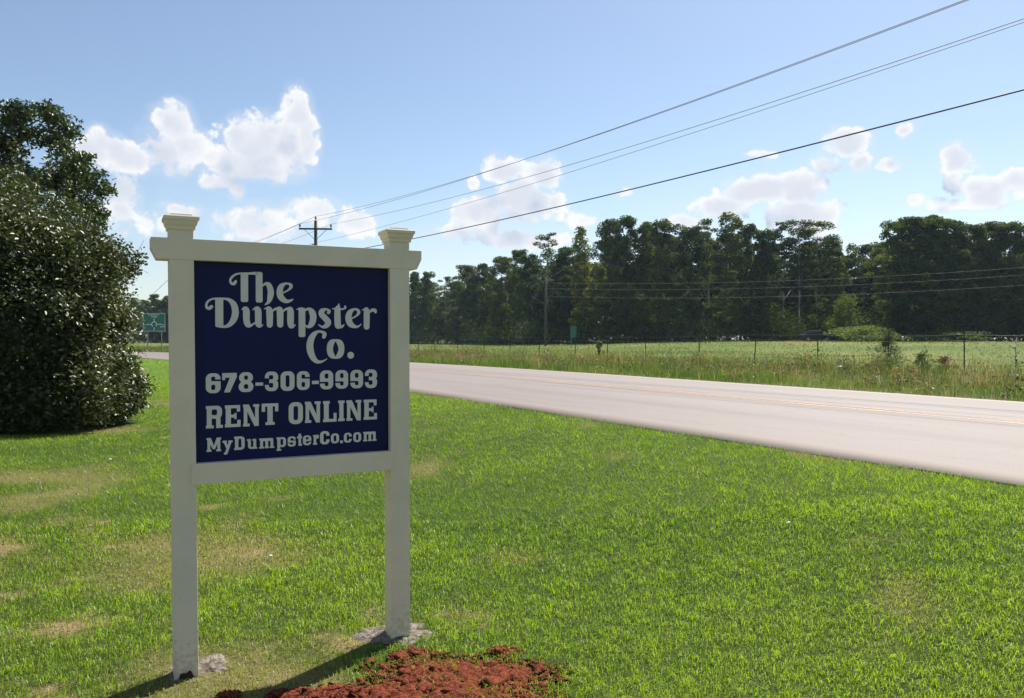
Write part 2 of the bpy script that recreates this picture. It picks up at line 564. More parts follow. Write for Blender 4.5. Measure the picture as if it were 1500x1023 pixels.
m_yel = paint_mat('worn_yellow_paint', (.50, .27, .11), 0.64)
m_edge = paint_mat('worn_edge_paint', (.60, .50, .34), 0.80)
for d0 in (11.62, 11.92):
    tag(obj('lane_marking', strip('lane_marking', d0, d0 + 0.11, 2, 0.004), m_yel), kind='structure')
for d0 in (ROAD0 + 0.75, ROAD1 - 0.95):
    tag(obj('edge_marking', strip('edge_marking', d0, d0 + 0.10, 2, 0.004), m_edge), kind='structure')

# ---------------------------------------------------------------- the sign board
m_white = principled('white_painted_wood', (.74, .65, .48), rough=0.5, spec=0.2, col2=(.68, .60, .445), vscale=5, bump=0.12, bscale=60)
m_blue = principled('navy_printed_panel', (.004, .009, .062), rough=0.42, spec=0.18, col2=(.004, .008, .056), vscale=3)
m_vinyl = principled('pale_vinyl_letters', (.68, .65, .56), rough=0.4, col2=(.62, .60, .52), vscale=9)
m_conc = principled('crumbly_concrete', (.25, .215, .18), rough=0.95, spec=0.05, col2=(.09, .075, .06), vscale=34, bump=0.6, bscale=90)
m_hollow_shade = principled('painted_hollow_shade', (.035, .028, .022), rough=0.95, spec=0.1)  # near-black colour painted in for the shade at the left post foot

# posts: mud splashed up the foot and a few grey scuffs
m_post = m_white.copy()
m_post.name = 'white_post_paint_with_mud_splashes'
nt = m_post.node_tree
pb_ = next(n for n in nt.nodes if n.type == 'BSDF_PRINCIPLED')
src_ = pb_.inputs['Base Color'].links[0].from_socket
tc_ = nt.nodes.new('ShaderNodeTexCoord')
sz_ = nt.nodes.new('ShaderNodeSeparateXYZ')
link(nt, tc_.outputs['Object'], sz_.inputs[0])
sp_ = noise(nt, tc_.outputs['Object'], 42, 5, .65)
low_ = mnode(nt, 'SUBTRACT', 1.0, sstep(nt, sz_.outputs[2], 0.02, 0.30))
f_ = mnode(nt, 'MULTIPLY', sstep(nt, mnode(nt, 'MULTIPLY_ADD', low_, 0.22, sp_.outputs[0]), 0.60, 0.80), 0.32)
c_ = mix(nt, f_, src_, (.30, .17, .10))
sc_ = noise(nt, vnode(nt, 'MULTIPLY', tc_.outputs['Object'], (1, 1, .25)), 16, 4, .7)
c_ = mix(nt, mnode(nt, 'MULTIPLY', sstep(nt, sc_.outputs[0], 0.64, 0.72), 0.35), c_, (.36, .34, .30))
link(nt, c_, pb_.inputs['Base Color'])

SA = math.atan2(0.41, 0.808)
sign = thing('sign_board', 'navy sign board with pale lettering on two white posts standing in the lawn', 'sign', (-1.492, 3.622, 0), SA)
P, W = 0.051, 1.016


def post(x, lean, base):
    b = MB().box(x - P, -P, -0.25, x + P, P, 2.03, 0.004)
    for v in b.bm.verts:
        v.co.x += lean * (1.0 - v.co.z / 1.95)
    o = b.build('post', m_post, sign)
    c = MB().rings([(.054, 2.006), (.057, 2.008), (.058, 2.020), (.064, 2.030), (.068, 2.046), (.0735, 2.050), (.0735, 2.064), (.069, 2.069), (.046, 2.072), (.044, 2.078)], x)
    c.build('post_cap', m_white, o)
    return o


posts = [post(0, 0.012, 0), post(W, 0.002, 0)]
MB().prism([(-P - .074, 1.922), (-P - .05, 1.873), (W + P + .04, 1.873), (W + P + .064, 1.922), (W + P + .064, 1.968), (-P - .074, 1.968)], -P - .003, P + .003, 0.003).build('top_beam', m_white, sign)
MB().box(P - .016, -P - .007, .866, W - P + .016, P + .007, .960, 0.003).build('bottom_rail', m_white, sign)
PY = -P + 0.034
panel = MB().box(P - .004, PY, .955, W - P + .004, PY + .012, 1.88).build('panel', m_blue, sign)


# lettering: shapes as signed distances in millimetres on the panel (914 x 914, origin lower left)
def sd_disc_chain(px, py, X, Y):
    d = np.full(X.shape, 1e9)
    pts = np.array(px, float)
    n = len(pts)
    if n > 2:
        q = np.vstack([2 * pts[0] - pts[1], pts, 2 * pts[-1] - pts[-2]])
        if np.allclose(pts[0], pts[-1]):
            q[0], q[-1] = pts[-2], pts[1]
        out_ = []
        for i in range(1, n):
            p0, p1, p2, p3 = q[i - 1], q[i], q[i + 1], q[i + 2]
            for s_ in np.linspace(0, 1, 8, endpoint=False):
                out_.append(0.5 * (2 * p1 + (p2 - p0) * s_ + (2 * p0 - 5 * p1 + 4 * p2 - p3) * s_ ** 2 + (3 * p1 - p0 - 3 * p2 + p3) * s_ ** 3))
        out_.append(pts[-1])
        pts = np.array(out_)
    for a, b in zip(pts[:-1], pts[1:]):
        ab = b[:2] - a[:2]
        L = max(ab @ ab, 1e-6)
        s_ = np.clip(((X - a[0]) * ab[0] + (Y - a[1]) * ab[1]) / L, 0, 1)
        d = np.minimum(d, np.hypot(X - a[0] - s_ * ab[0], Y - a[1] - s_ * ab[1]) - (a[2] + (b[2] - a[2]) * s_) / 2)
    return d


def sd_box(b, X, Y):
    x0, y0, x1, y1 = b[:4]
    r = b[4] if len(b) > 4 else 0
    r = min(r, (x1 - x0) / 2, (y1 - y0) / 2)
    qx = np.abs(X - (x0 + x1) / 2) - (x1 - x0) / 2 + r
    qy = np.abs(Y - (y0 + y1) / 2) - (y1 - y0) / 2 + r
    return np.hypot(np.maximum(qx, 0), np.maximum(qy, 0)) + np.minimum(np.maximum(qx, qy), 0) - r


def sd_poly(p, X, Y):
    """convex polygon"""
    p = np.array(p, float)
    if np.sum(p[:, 0] * np.roll(p[:, 1], -1) - p[:, 1] * np.roll(p[:, 0], -1)) < 0:
        p = p[::-1]
    d = np.full(X.shape, -1e9)
    for a, b in zip(p, np.roll(p, -1, 0)):
        e = (b - a) / max(np.hypot(*(b - a)), 1e-9)
        d = np.maximum(d, (X - a[0]) * e[1] - (Y - a[1]) * e[0])
    return d


def shape_mesh(name, prims, bb, cell=1.3):
    """solid of marching squares cells; runs of full cells become one quad"""
    x0, y0, x1, y1 = bb
    xs = np.arange(x0 - 3, x1 + 3 + cell, cell); ys = np.arange(y0 - 3, y1 + 3 + cell, cell)
    X, Y = np.meshgrid(xs, ys, indexing='ij')
    d = np.full(X.shape, 1e9)
    for k, p in prims:
        f = {'s': lambda: sd_disc_chain(p, 0, X, Y), 'b': lambda: sd_box(p, X, Y), 'p': lambda: sd_poly(p, X, Y)}[k.strip('-')]()
        d = np.maximum(d, -f) if k[0] == '-' else np.minimum(d, f)
    bm = bmesh.new()
    cache = {}

    def vert(x, y):
        k = (round(x, 3), round(y, 3))
        if k not in cache:
            cache[k] = bm.verts.new((x / 1000, 0, y / 1000))
        return cache[k]
    ins = d < 0
    full = ins[:-1, :-1] & ins[1:, :-1] & ins[:-1, 1:] & ins[1:, 1:]
    some = (ins[:-1, :-1] | ins[1:, :-1] | ins[:-1, 1:] | ins[1:, 1:]) & ~full
    for j in range(full.shape[1]):
        i = 0
        while i < full.shape[0]:
            if full[i, j]:
                k = i
                while k < full.shape[0] and full[k, j]:
                    k += 1
                bm.faces.new([bm.verts.new((a / 1000, 0, b / 1000)) for a, b in ((xs[i], ys[j]), (xs[k], ys[j]), (xs[k], ys[j + 1]), (xs[i], ys[j + 1]))])
                i = k
            else:
                i += 1
    for i, j in zip(*np.nonzero(some)):
        cs = [(i, j), (i + 1, j), (i + 1, j + 1), (i, j + 1)]
        pl = []
        for a, b in zip(cs, cs[1:] + cs[:1]):
            da, db = d[a], d[b]
            if da < 0:
                pl.append((xs[a[0]], ys[a[1]]))
            if (da < 0) != (db < 0):
                s_ = da / (da - db)
                pl.append((xs[a[0]] + s_ * (xs[b[0]] - xs[a[0]]), ys[a[1]] + s_ * (ys[b[1]] - ys[a[1]])))
        vs_ = []
        for q in pl:
            v = vert(*q)
            if v not in vs_:
                vs_.append(v)
        if len(vs_) > 2:
            try:
                bm.faces.new(vs_)
            except ValueError:
                pass
    me = bpy.data.meshes.new(name)
    bm.to_mesh(me); bm.free()
    return me


def letter(prims, bb, cell=1.3):
    o = obj('letter', shape_mesh('letter', prims, bb, cell), m_vinyl, panel)
    o.location = (P, PY - 0.0016, 0.959)


SCRIPT = {
'T': [('s', [(274, 868, 14), (240, 866, 10), (206, 865, 8), (182, 859, 9), (164, 843, 10), (159, 827, 10), (167, 816, 12), (177, 818, 15), (183, 828, 11)]), ('b', [205, 733, 238, 868, 8])],
'h': [('b', [272, 732, 303, 875, 9]), ('s', [(304, 812, 8), (318, 821, 13), (332, 814, 24), (340, 787, 28), (338, 762, 27), (330, 736, 16), (314, 722, 4)])],
'e': [('s', [(396, 780, 7), (417, 791, 8), (432, 805, 14), (433, 818, 16), (421, 824, 10), (405, 823, 12), (387, 808, 25), (381, 782, 29), (387, 760, 29), (401, 746, 24), (417, 740, 16), (433, 745, 11), (445, 752, 3)])],
'D': [('s', [(142, 746, 10), (106, 747, 8), (78, 743, 8), (62, 732, 10), (55, 717, 10), (57, 705, 12), (68, 701, 15), (77, 709, 15)]), ('b', [93, 616, 128, 747, 8]), ('s', [(134, 747, 9), (156, 740, 17), (174, 720, 27), (181, 688, 30), (175, 656, 29), (158, 630, 21), (138, 619, 13), (113, 619, 11), (105, 622, 11)])],
'u': [('s', [(209, 697, 3), (219, 704, 12), (229, 694, 29), (230, 651, 29), (236, 629, 26), (248, 624, 13), (260, 631, 8), (270, 639, 6)]), ('s', [(258, 697, 3), (270, 705, 11), (282, 695, 29), (283, 646, 29), (284, 630, 27), (293, 622, 12), (305, 629, 3)])],
'm': [('s', [(311, 703, 4), (323, 706, 11), (334, 694, 30), (335, 629, 28)]), ('s', [(348, 692, 6), (359, 702, 11), (371, 705, 12), (382, 695, 30), (383, 630, 29)]), ('s', [(397, 693, 7), (410, 703, 11), (422, 705, 13), (431, 695, 30), (432, 631, 29), (443, 623, 14), (455, 630, 3)])],
'p': [('s', [(460, 702, 3), (475, 707, 10), (485, 704, 17)]), ('b', [469, 571, 501, 711, 8]), ('s', [(501, 700, 9), (519, 706, 14), (534, 689, 30), (539, 665, 31), (532, 636, 28), (516, 620, 14), (500, 627, 7)])],
's': [('s', [(613, 690, 16), (617, 699, 12), (599, 706, 11), (581, 696, 25), (579, 681, 27), (595, 664, 29), (611, 644, 29), (603, 627, 24), (584, 620, 12), (564, 631, 4)])],
't': [('s', [(664, 734, 4), (662, 720, 14), (657, 702, 29), (658, 634, 31), (663, 624, 22), (679, 622, 12), (690, 633, 4)]), ('s', [(634, 709, 6), (660, 708, 9), (682, 708, 8), (695, 713, 9), (695, 721, 10)])],
'e2': [('s', [(727, 662, 7), (751, 676, 9), (763, 692, 16), (757, 705, 13), (739, 708, 11), (718, 691, 26), (711, 664, 31), (720, 637, 30), (740, 624, 18), (759, 623, 10), (775, 635, 4)])],
'r': [('s', [(781, 705, 4), (796, 710, 11), (803, 699, 29), (803, 629, 30), (803, 623, 26)]), ('s', [(817, 694, 9), (830, 705, 15), (845, 704, 18), (849, 696, 13)])],
'C': [('s', [(590, 572, 18), (593, 586, 20), (580, 596, 12), (558, 596, 14), (537, 577, 27), (524, 545, 32), (524, 510, 33), (535, 476, 29), (554, 454, 20), (575, 451, 12), (593, 458, 7), (604, 465, 4)])],
'o': [('s', [(647, 555, 11), (626, 542, 29), (619, 514, 30), (626, 485, 29), (647, 471, 12), (668, 485, 29), (676, 514, 29), (668, 542, 29), (647, 555, 11)])],
'dot': [('s', [(722, 482, 33), (722, 481, 33)])]}
for pr_ in SCRIPT.values():
    pts = []
    for k, p in pr_:
        pts += [(p[0], p[1]), (p[2], p[3])] if k == 'b' else [(a + s_ * w / 2, b + s_ * w / 2) for a, b, w in p for s_ in (-1, 1)]
    pts = np.array(pts)
    letter(pr_, (*pts.min(0), *pts.max(0)), 1.3)

# slab lettering: unit glyphs 0..1 in both directions, x and y scaled to the glyph's box
def n_(x0, x1):
    return [('b', (.04, 0, .26, 1)), ('b', (.74, 0, .96, 1)), ('p', ((.04, 1), (.36, 1), (.96, 0), (.70, 0))), ('b', (0, .0, .40, .12)), ('b', (0, .88, .3, 1)), ('b', (.62, .88, 1, 1))]


SLAB = {
'0': [('b', (0, 0, 1, 1, .4)), ('-b', (.36, .2, .64, .8, .12))],
'6': [('b', (0, 0, 1, 1, .4)), ('-b', (.36, .16, .64, .43, .12)), ('-b', (.36, .60, .64, .83, .1)), ('-b', (.50, .60, 1.1, .69))],
'9': [('b', (0, 0, 1, 1, .4)), ('-b', (.36, .57, .64, .84, .12)), ('-b', (.36, .17, .64, .40, .1)), ('-b', (-.1, .31, .50, .40))],
'3': [('b', (0, 0, 1, 1, .4)), ('-b', (.30, .60, .62, .82, .1)), ('-b', (.30, .18, .62, .42, .1)), ('-b', (-.1, .32, .32, .66)), ('-p', ((.88, .52), (1.1, .66), (1.1, .38)))],
'8': [('b', (.03, .46, .97, 1, .4)), ('b', (0, 0, 1, .55, .4)), ('-b', (.37, .62, .63, .84, .12)), ('-b', (.35, .16, .65, .40, .13))],
'7': [('b', (0, .76, 1, 1)), ('b', (0, .64, .20, .8)), ('p', ((.54, .80), (1, .80), (.52, 0), (.12, 0)))],
'-': [('b', (0, 0, 1, 1))],
'R': [('b', (.05, 0, .34, 1)), ('b', (0, 0, .46, .13)), ('b', (0, .87, .4, 1)), ('b', (.2, .42, .95, 1, .3)), ('b', (.2, .80, .55, 1)), ('-b', (.34, .58, .66, .84, .1)), ('-b', (.46, .13, .6, .42)), ('b', (.60, .0, .86, .50, .04)), ('b', (.60, 0, 1, .13))],
'E': [('b', (.05, 0, .38, 1)), ('b', (0, 0, 1, .14)), ('b', (0, .86, .97, 1)), ('b', (.78, 0, 1, .32)), ('b', (.76, .70, .97, 1)), ('b', (.3, .43, .72, .57)), ('b', (.60, .36, .74, .64))],
'N': n_(0, 1),
'T': [('b', (.34, 0, .66, 1)), ('b', (0, .86, 1, 1)), ('b', (0, .62, .2, 1)), ('b', (.8, .62, 1, 1)), ('b', (.22, 0, .78, .13))],
'O': [('b', (0, 0, 1, 1, .42)), ('-b', (.34, .18, .66, .82, .14))],
'L': [('b', (.06, 0, .42, 1)), ('b', (0, 0, 1, .14)), ('b', (0, .87, .50, 1)), ('b', (.78, 0, 1, .42))],
'I': [('b', (.18, 0, .82, 1)), ('b', (0, 0, 1, .13)), ('b', (0, .87, 1, 1))],
'M': [('b', (.06, 0, .26, 1)), ('b', (.74, 0, .94, 1)), ('p', ((.06, 1), (.30, 1), (.58, .18), (.42, .18))), ('p', ((.94, 1), (.70, 1), (.42, .18), (.58, .18))), ('b', (0, 0, .34, .14)), ('b', (.66, 0, 1, .14)), ('b', (0, .86, .28, 1)), ('b', (.72, .86, 1, 1))],
'y': [('p', ((.04, 1), (.34, 1), (.60, .42), (.46, .30))), ('p', ((.66, 1), (.96, 1), (.46, 0), (.18, 0))), ('b', (0, .86, .42, 1)), ('b', (.58, .86, 1, 1)), ('b', (.14, 0, .42, .16))],
'D': [('b', (.1, 0, 1, 1, .36)), ('b', (.08, 0, .4, 1)), ('-b', (.40, .17, .68, .83, .1)), ('b', (0, 0, .3, .15)), ('b', (0, .85, .3, 1))],
'u': [('b', (.1, 0, .9, 1.3, .3)), ('-b', (.38, .19, .62, 1.5, .08)), ('-b', (-.2, 1, 1.2, 1.6)), ('b', (.62, 0, .9, .9)), ('b', (0, .83, .38, 1)), ('b', (.52, .83, .9, 1)), ('b', (.7, 0, 1, .16))],
'm': [('b', (.06, 0, .25, 1)), ('b', (.40, 0, .59, .8)), ('b', (.74, 0, .93, .8)), ('b', (.2, .72, .59, 1, .2)), ('b', (.5, .72, .93, 1, .2)), ('b', (0, .84, .2, 1)), ('b', (0, 0, .31, .16)), ('b', (.36, 0, .64, .16)), ('b', (.69, 0, 1, .16))],
'p': [('b', (.08, 0, .38, 1)), ('b', (.2, .27, 1, 1, .34)), ('-b', (.42, .42, .70, .86, .1)), ('b', (0, 0, .5, .12)), ('b', (0, .87, .3, 1))],
's': [('b', (0, 0, 1, 1, .36)), ('-b', (.34, .58, .70, .82, .08)), ('-b', (.60, .58, 1.2, .68)), ('-b', (.30, .18, .66, .40, .08)), ('-b', (-.2, .32, .40, .40))],
't': [('b', (.28, 0, .78, 1)), ('b', (0, .62, 1, .80)), ('b', (.28, 0, 1, .16, .1))],
'e': [('b', (0, 0, 1, 1, .4)), ('-b', (.34, .58, .66, .84, .1)), ('-b', (.34, .18, .70, .40, .08)), ('-b', (.60, .32, 1.2, .42))],
'r': [('b', (.12, 0, .55, 1)), ('b', (0, 0, .72, .15)), ('b', (0, .85, .4, 1)), ('b', (.4, .62, 1, 1, .12))],
'C': [('b', (0, 0, 1, 1, .4)), ('-b', (.36, .18, .66, .82, .12)), ('-b', (.58, .36, 1.2, .64))],
'c': [('b', (0, 0, 1, 1, .4)), ('-b', (.36, .18, .66, .82, .12)), ('-b', (.58, .36, 1.2, .60))],
'o': [('b', (0, 0, 1, 1, .4)), ('-b', (.34, .2, .66, .80, .12))],
'.': [('b', (0, 0, 1, 1))]}
for ch, x0, y0, x1, y1 in [
        ('6', 51, 314, 115, 405), ('7', 122, 316, 186, 405), ('8', 194, 315, 260, 407), ('-', 269, 343, 304, 358), ('3', 312, 316, 373, 408), ('0', 384, 315, 449, 408),
        ('6', 460, 317, 521, 407), ('-', 532, 344, 565, 360), ('9', 570, 317, 635, 409), ('9', 646, 318, 709, 409), ('9', 720, 318, 784, 409), ('3', 794, 317, 856, 410),
        ('R', 51, 154, 124, 256), ('E', 133, 155, 202, 256), ('N', 213, 155, 286, 257), ('T', 297, 157, 373, 258), ('O', 421, 155, 488, 260), ('N', 498, 158, 573, 260), ('L', 585, 158, 651, 260), ('I', 659, 159, 691, 260), ('N', 700, 159, 775, 260), ('E', 787, 160, 855, 260),
        ('M', 53, 47, 116, 110), ('y', 122, 30, 166, 94), ('D', 173, 48, 220, 110), ('u', 230, 49, 276, 95), ('m', 285, 48, 354, 95), ('p', 364, 32, 408, 96), ('s', 416, 49, 454, 97), ('t', 460, 50, 484, 108), ('e', 488, 51, 528, 98), ('r', 536, 51, 564, 98), ('C', 570, 50, 616, 114), ('o', 623, 52, 663, 100), ('.', 668, 51, 682, 64), ('c', 687, 52, 726, 100), ('o', 734, 52, 774, 100), ('m', 784, 53, 853, 100)]:
    w, h = x1 - x0, y1 - y0
    if ch in '0693OCcoeDsups':
        pass
    pr_ = []
    for k, p in SLAB[ch]:
        if k.endswith('b'):
            q = [x0 + p[0] * w, y0 + p[1] * h, x0 + p[2] * w, y0 + p[3] * h]
            if len(p) > 4:
                q.append(p[4] * w)
            pr_.append((k, q))
        else:
            pr_.append((k, [(x0 + a * w, y0 + b * h) for a, b in p]))
    letter(pr_, (x0, y0, x1, y1), 1.2)


def lumpy(name, rx, ry, h, seed, mat, parent, loc, n=56, rough=0.6, edge=2.0):
    """low crumbly mound: polar sheet with noisy rim and relief"""
    k = np.arange(n) / n * 2 * math.pi
    V = [(0, 0, h)]
    nr = 22
    for i in range(1, nr + 1):
        s_ = i / nr
        for a in k:
            rr = 1 + rough * (vnoise(np.cos(a) * 1.6 + seed, np.sin(a) * 1.6, 1.0, 3) - .5) * 2
            x, y = math.cos(a) * rx * s_ * rr, math.sin(a) * ry * s_ * rr
            z = h * (1 - s_ ** edge) + h * 1.7 * (vnoise(x + seed, y, 42, 4) - .5) * (1 - s_ ** 4) - 0.012 * s_ ** 6
            V.append((x, y, float(z)))
    F = []
    bm = bmesh.new()
    vs_ = [bm.verts.new(v) for v in V]
    for j in range(n):
        bm.faces.new((vs_[0], vs_[1 + j], vs_[1 + (j + 1) % n]))
    for i in range(nr - 1):
        for j in range(n):
            a, b = 1 + i * n + j, 1 + i * n + (j + 1) % n
            bm.faces.new((vs_[a], vs_[a + n], vs_[b + n], vs_[b]))
    me = bpy.data.meshes.new(name)
    bm.to_mesh(me); bm.free()
    o = obj(name, me, mat, parent)
    o.location = loc
    return o


lumpy('concrete_footing', .15, .15, .016, 3.1, m_conc, sign, (0.075, 0.06, 0.0))
lumpy('concrete_footing', .22, .13, .017, 8.7, m_conc, sign, (W - 0.02, 0.03, 0.006))
lumpy('hollow_shade_lump', .034, .010, .030, 5.1, m_hollow_shade, posts[0], (0.012, -P - .004, 0.004), n=16, rough=.05, edge=4)  # small dark lump added in place of the shadowed hollow under the post

# ---------------------------------------------------------------- plants: blades and leaves
def spikes(x, y, z, h, w, lean, col):
    """far blades: one leaning triangle each"""
    n = len(x)
    a, f = rng.random(n) * 2 * np.pi, rng.random(n) * np.pi
    px, py = np.cos(f) * w / 2, np.sin(f) * w / 2
    V = np.empty((n, 3, 3))
    V[:, 0] = np.stack([x - px, y - py, z - .01], -1)
    V[:, 1] = np.stack([x + px, y + py, z - .01], -1)
    V[:, 2] = np.stack([x + np.cos(a) * lean * h, y + np.sin(a) * lean * h, z + h * np.sqrt(np.clip(1 - (lean * .75) ** 2, .1, 1))], -1)
    return V.reshape(-1, 3), np.arange(n * 3).reshape(n, 3), np.repeat(col[:, None, :], 3, 1).reshape(-1, 3)


def blades(x, y, z, h, w, lean, col, az=None, curl=0.5):
    """curved tapering blades: 5 vertices, 3 triangles each"""
    n = len(x)
    a = rng.random(n) * 2 * np.pi if az is None else az
    f = rng.random(n) * np.pi * 2
    dx, dy = np.cos(a), np.sin(a)
    px, py = np.cos(f) * w / 2, np.sin(f) * w / 2
    l1, l2 = lean * h * (1 - curl), lean * h
    V = np.empty((n, 5, 3))
    V[:, 0] = np.stack([x - px, y - py, z - .01], -1)
    V[:, 1] = np.stack([x + px, y + py, z - .01], -1)
    m = np.stack([x + dx * l1 * .55, y + dy * l1 * .55, z + h * .6], -1)
    pp = np.stack([px, py, px * 0], -1)
    V[:, 2] = m + pp * .75
    V[:, 3] = m - pp * .75
    V[:, 4] = np.stack([x + dx * l2, y + dy * l2, z + h * np.sqrt(np.clip(1 - (lean * .75) ** 2, .1, 1))], -1)
    i = np.arange(n)[:, None] * 5
    F = np.concatenate([i + [0, 1, 2], i + [0, 2, 3], i + [3, 2, 4]], 0)
    C = np.repeat(col[:, None, :], 5, 1)
    return V.reshape(-1, 3), F, C.reshape(-1, 3)


def lerp3(a, b, t):
    return np.array(a) * (1 - t[:, None]) + np.array(b) * t[:, None]


def join(parts):
    Vs, Fs, Cs, o = [], [], [], 0
    for V, F, C in parts:
        Vs.append(V); Fs.append(F + o); Cs.append(C); o += len(V)
    return np.concatenate(Vs), np.concatenate(Fs), np.concatenate(Cs)


def sample_depth(n, y0, y1, power, m0, m1):
    """depths with density falling as y**-power over a wedge m0*y+m1 wide"""
    g = np.linspace(y0, y1, 2000)
    c = np.cumsum(g ** -power * (m0 * g + m1))
    return np.interp(rng.random(n) * c[-1], c, g)


m_grass = leafy('lawn_grass', 0.5, 0.45, 0.03, (1.30, 1.50, .42))
m_weeds = leafy('tall_weeds', 0.45, 0.5, 0.03, (1.25, 1.25, .7))
m_bushleaf = leafy('silvery_shrub_leaves', 0.25, 0.45, 0.048, (1.3, 1.3, .7))
m_oakleaf = leafy('oak_leaves', 0.3, 0.45, 0.06, (1.3, 1.35, .6))
m_woodleaf = leafy('woodland_leaves', 0.34, 0.6, 0.012, (1.3, 1.35, .6), vary=True)
m_bark = principled('grey_brown_bark', (.12, .095, .075), rough=0.9, col2=(.06, .048, .04), vscale=6, bump=0.8, bscale=14)
m_barkpale = principled('pale_pine_bark', (.34, .29, .25), rough=0.9, col2=(.20, .165, .14), vscale=5, bump=0.6, bscale=10)

# bush footprint, wide margin so that no lawn grows through it
BUSH = [(-10.2, 15.2, 1.75, 2.95, 3.0, 2.85), (-8.2, 14.2, 1.30, 1.40, 1.6, 1.40), (-8.5, 14.4, 2.30, 1.50, 1.6, 1.22), (-7.95, 14.1, .62, 1.38, 1.5, .75), (-9.0, 13.9, 1.6, 2.0, 1.7, 2.2), (-11.5, 14.5, 1.9, 2.6, 2.4, 2.5)]
CLAY = [(-.20, 3.62, .44, .19), (-.47, 3.82, .12, .09), (-.03, 3.87, .08, .045), (-.86, 3.40, .16, .05), (-.28, 3.40, .52, .18), (-1.20, 3.40, .05, .03)]


def claymask(x, y):
    m = np.full_like(x, -1.0)
    for cx_, cy_, a, b in CLAY:
        m = np.maximum(m, 1 - ((x - cx_) / a) ** 2 - ((y - cy_) / b) ** 2)
    return m + (vnoise(x, y, 7, 3) - .5) * .9


def far_lawn():
    n = 90000
    y = 24 + 46 * rng.random(n) ** 1.3
    x = -y * .62 + (y * .62 + 1) * rng.random(n)
    k = dt(x, y)[0] < ROAD0
    x, y = x[k], y[k]
    n = len(x)
    col = lerp3((.070, .150, .012), (.21, .30, .03), np.clip(vnoise(x, y, .4, 3) * 1.4 - .3 + .5 * rng.random(n), 0, 1))
    return spikes(x, y, gz(x, y), .05 + .06 * rng.random(n), .014 + .016 * rng.random(n), .3 + rng.random(n), col)


def lawn():
    n = 790000
    y = sample_depth(n, 2.7, 27.0, 1.35, 1.46, 3.0)
    x = (rng.random(n) - .5) * (1.46 * y + 3.0)
    d, t = dt(x, y)
    dry, bare = dryness(x, y)
    keep = d < ROAD0 + 0.02 + 0.16 * (vnoise(x, y, 2.2, 2) - .35)
    keep &= rng.random(n) > bare * 0.62
    keep &= rng.random(n) > dry * 0.25
    for cx_, cy_, cz, a, b, c_ in BUSH:
        keep &= ((x - cx_) / (a * .93)) ** 2 + ((y - cy_) / (b * .93)) ** 2 > 1
    # footings and clay
    lx = (x + 1.492) * math.cos(SA) + (y - 3.622) * math.sin(SA)
    ly = -(x + 1.492) * math.sin(SA) + (y - 3.622) * math.cos(SA)
    for q in (0, W):
        keep &= ~((np.abs(lx - q) < P + .006) & (np.abs(ly) < P + .006))
    keep &= (np.hypot(lx - .075, ly - .06) > .15) | (rng.random(n) < .06)
    keep &= (np.hypot((lx - W + .02) / 1.5, ly - .03) > .13) | (rng.random(n) < .08)
    cm = claymask(x, y)
    keep &= rng.random(n) > np.clip(cm * .9, 0, 0.42)
    x, y, dry, bare, d = x[keep], y[keep], dry[keep], bare[keep], d[keep]
    n = len(x)
    sc = (y / 3.6) ** 0.62
    tuft = vnoise(x, y, 9, 2)
    fine = vnoise(x + 31, y, 26, 2)
    h = (0.012 + 0.024 * rng.random(n) + 0.030 * tuft ** 1.5) * (1 - .4 * dry) * np.clip(sc, 1, 1.5) * 1.05
    w = 0.0033 * (0.7 + 0.7 * rng.random(n)) * sc
    g = rng.random(n)
    pn = vnoise(x, y, 0.55, 3)
    col = lerp3((.072, .150, .010), (.265, .360, .022), np.clip(g * .5 + (pn - .45) * 1.0 + (tuft - .5) * .7 + (fine - .5) * .8 + .2, 0, 1))
    k = np.clip(dry * 1.05 + (rng.random(n) - .5) * .9, 0, 1)[:, None]
    col = col * (1 - k) + np.array((.235, .225, .062)) * k
    straw = (rng.random(n) < .015 + .14 * dry + .4 * bare)[:, None]
    col = np.where(straw, np.array((.34, .31, .17)) * (0.6 + .5 * rng.random((n, 1))), col)
    lean, z = 0.35 + 1.15 * rng.random(n), gz(x, y)
    h = h * .87
    k = y < 6.6
    V, F, C = join([blades(x[k], y[k], z[k], h[k], w[k], lean[k], col[k]), spikes(x[~k], y[~k], z[~k], h[~k], w[~k] * 1.25, lean[~k], col[~k]), far_lawn()])
    return np_mesh('grass', V, F, col=C)


tag(obj('grass', lawn(), m_grass), 'mown green lawn with dry yellow patches round the sign', 'grass', kind='stuff')


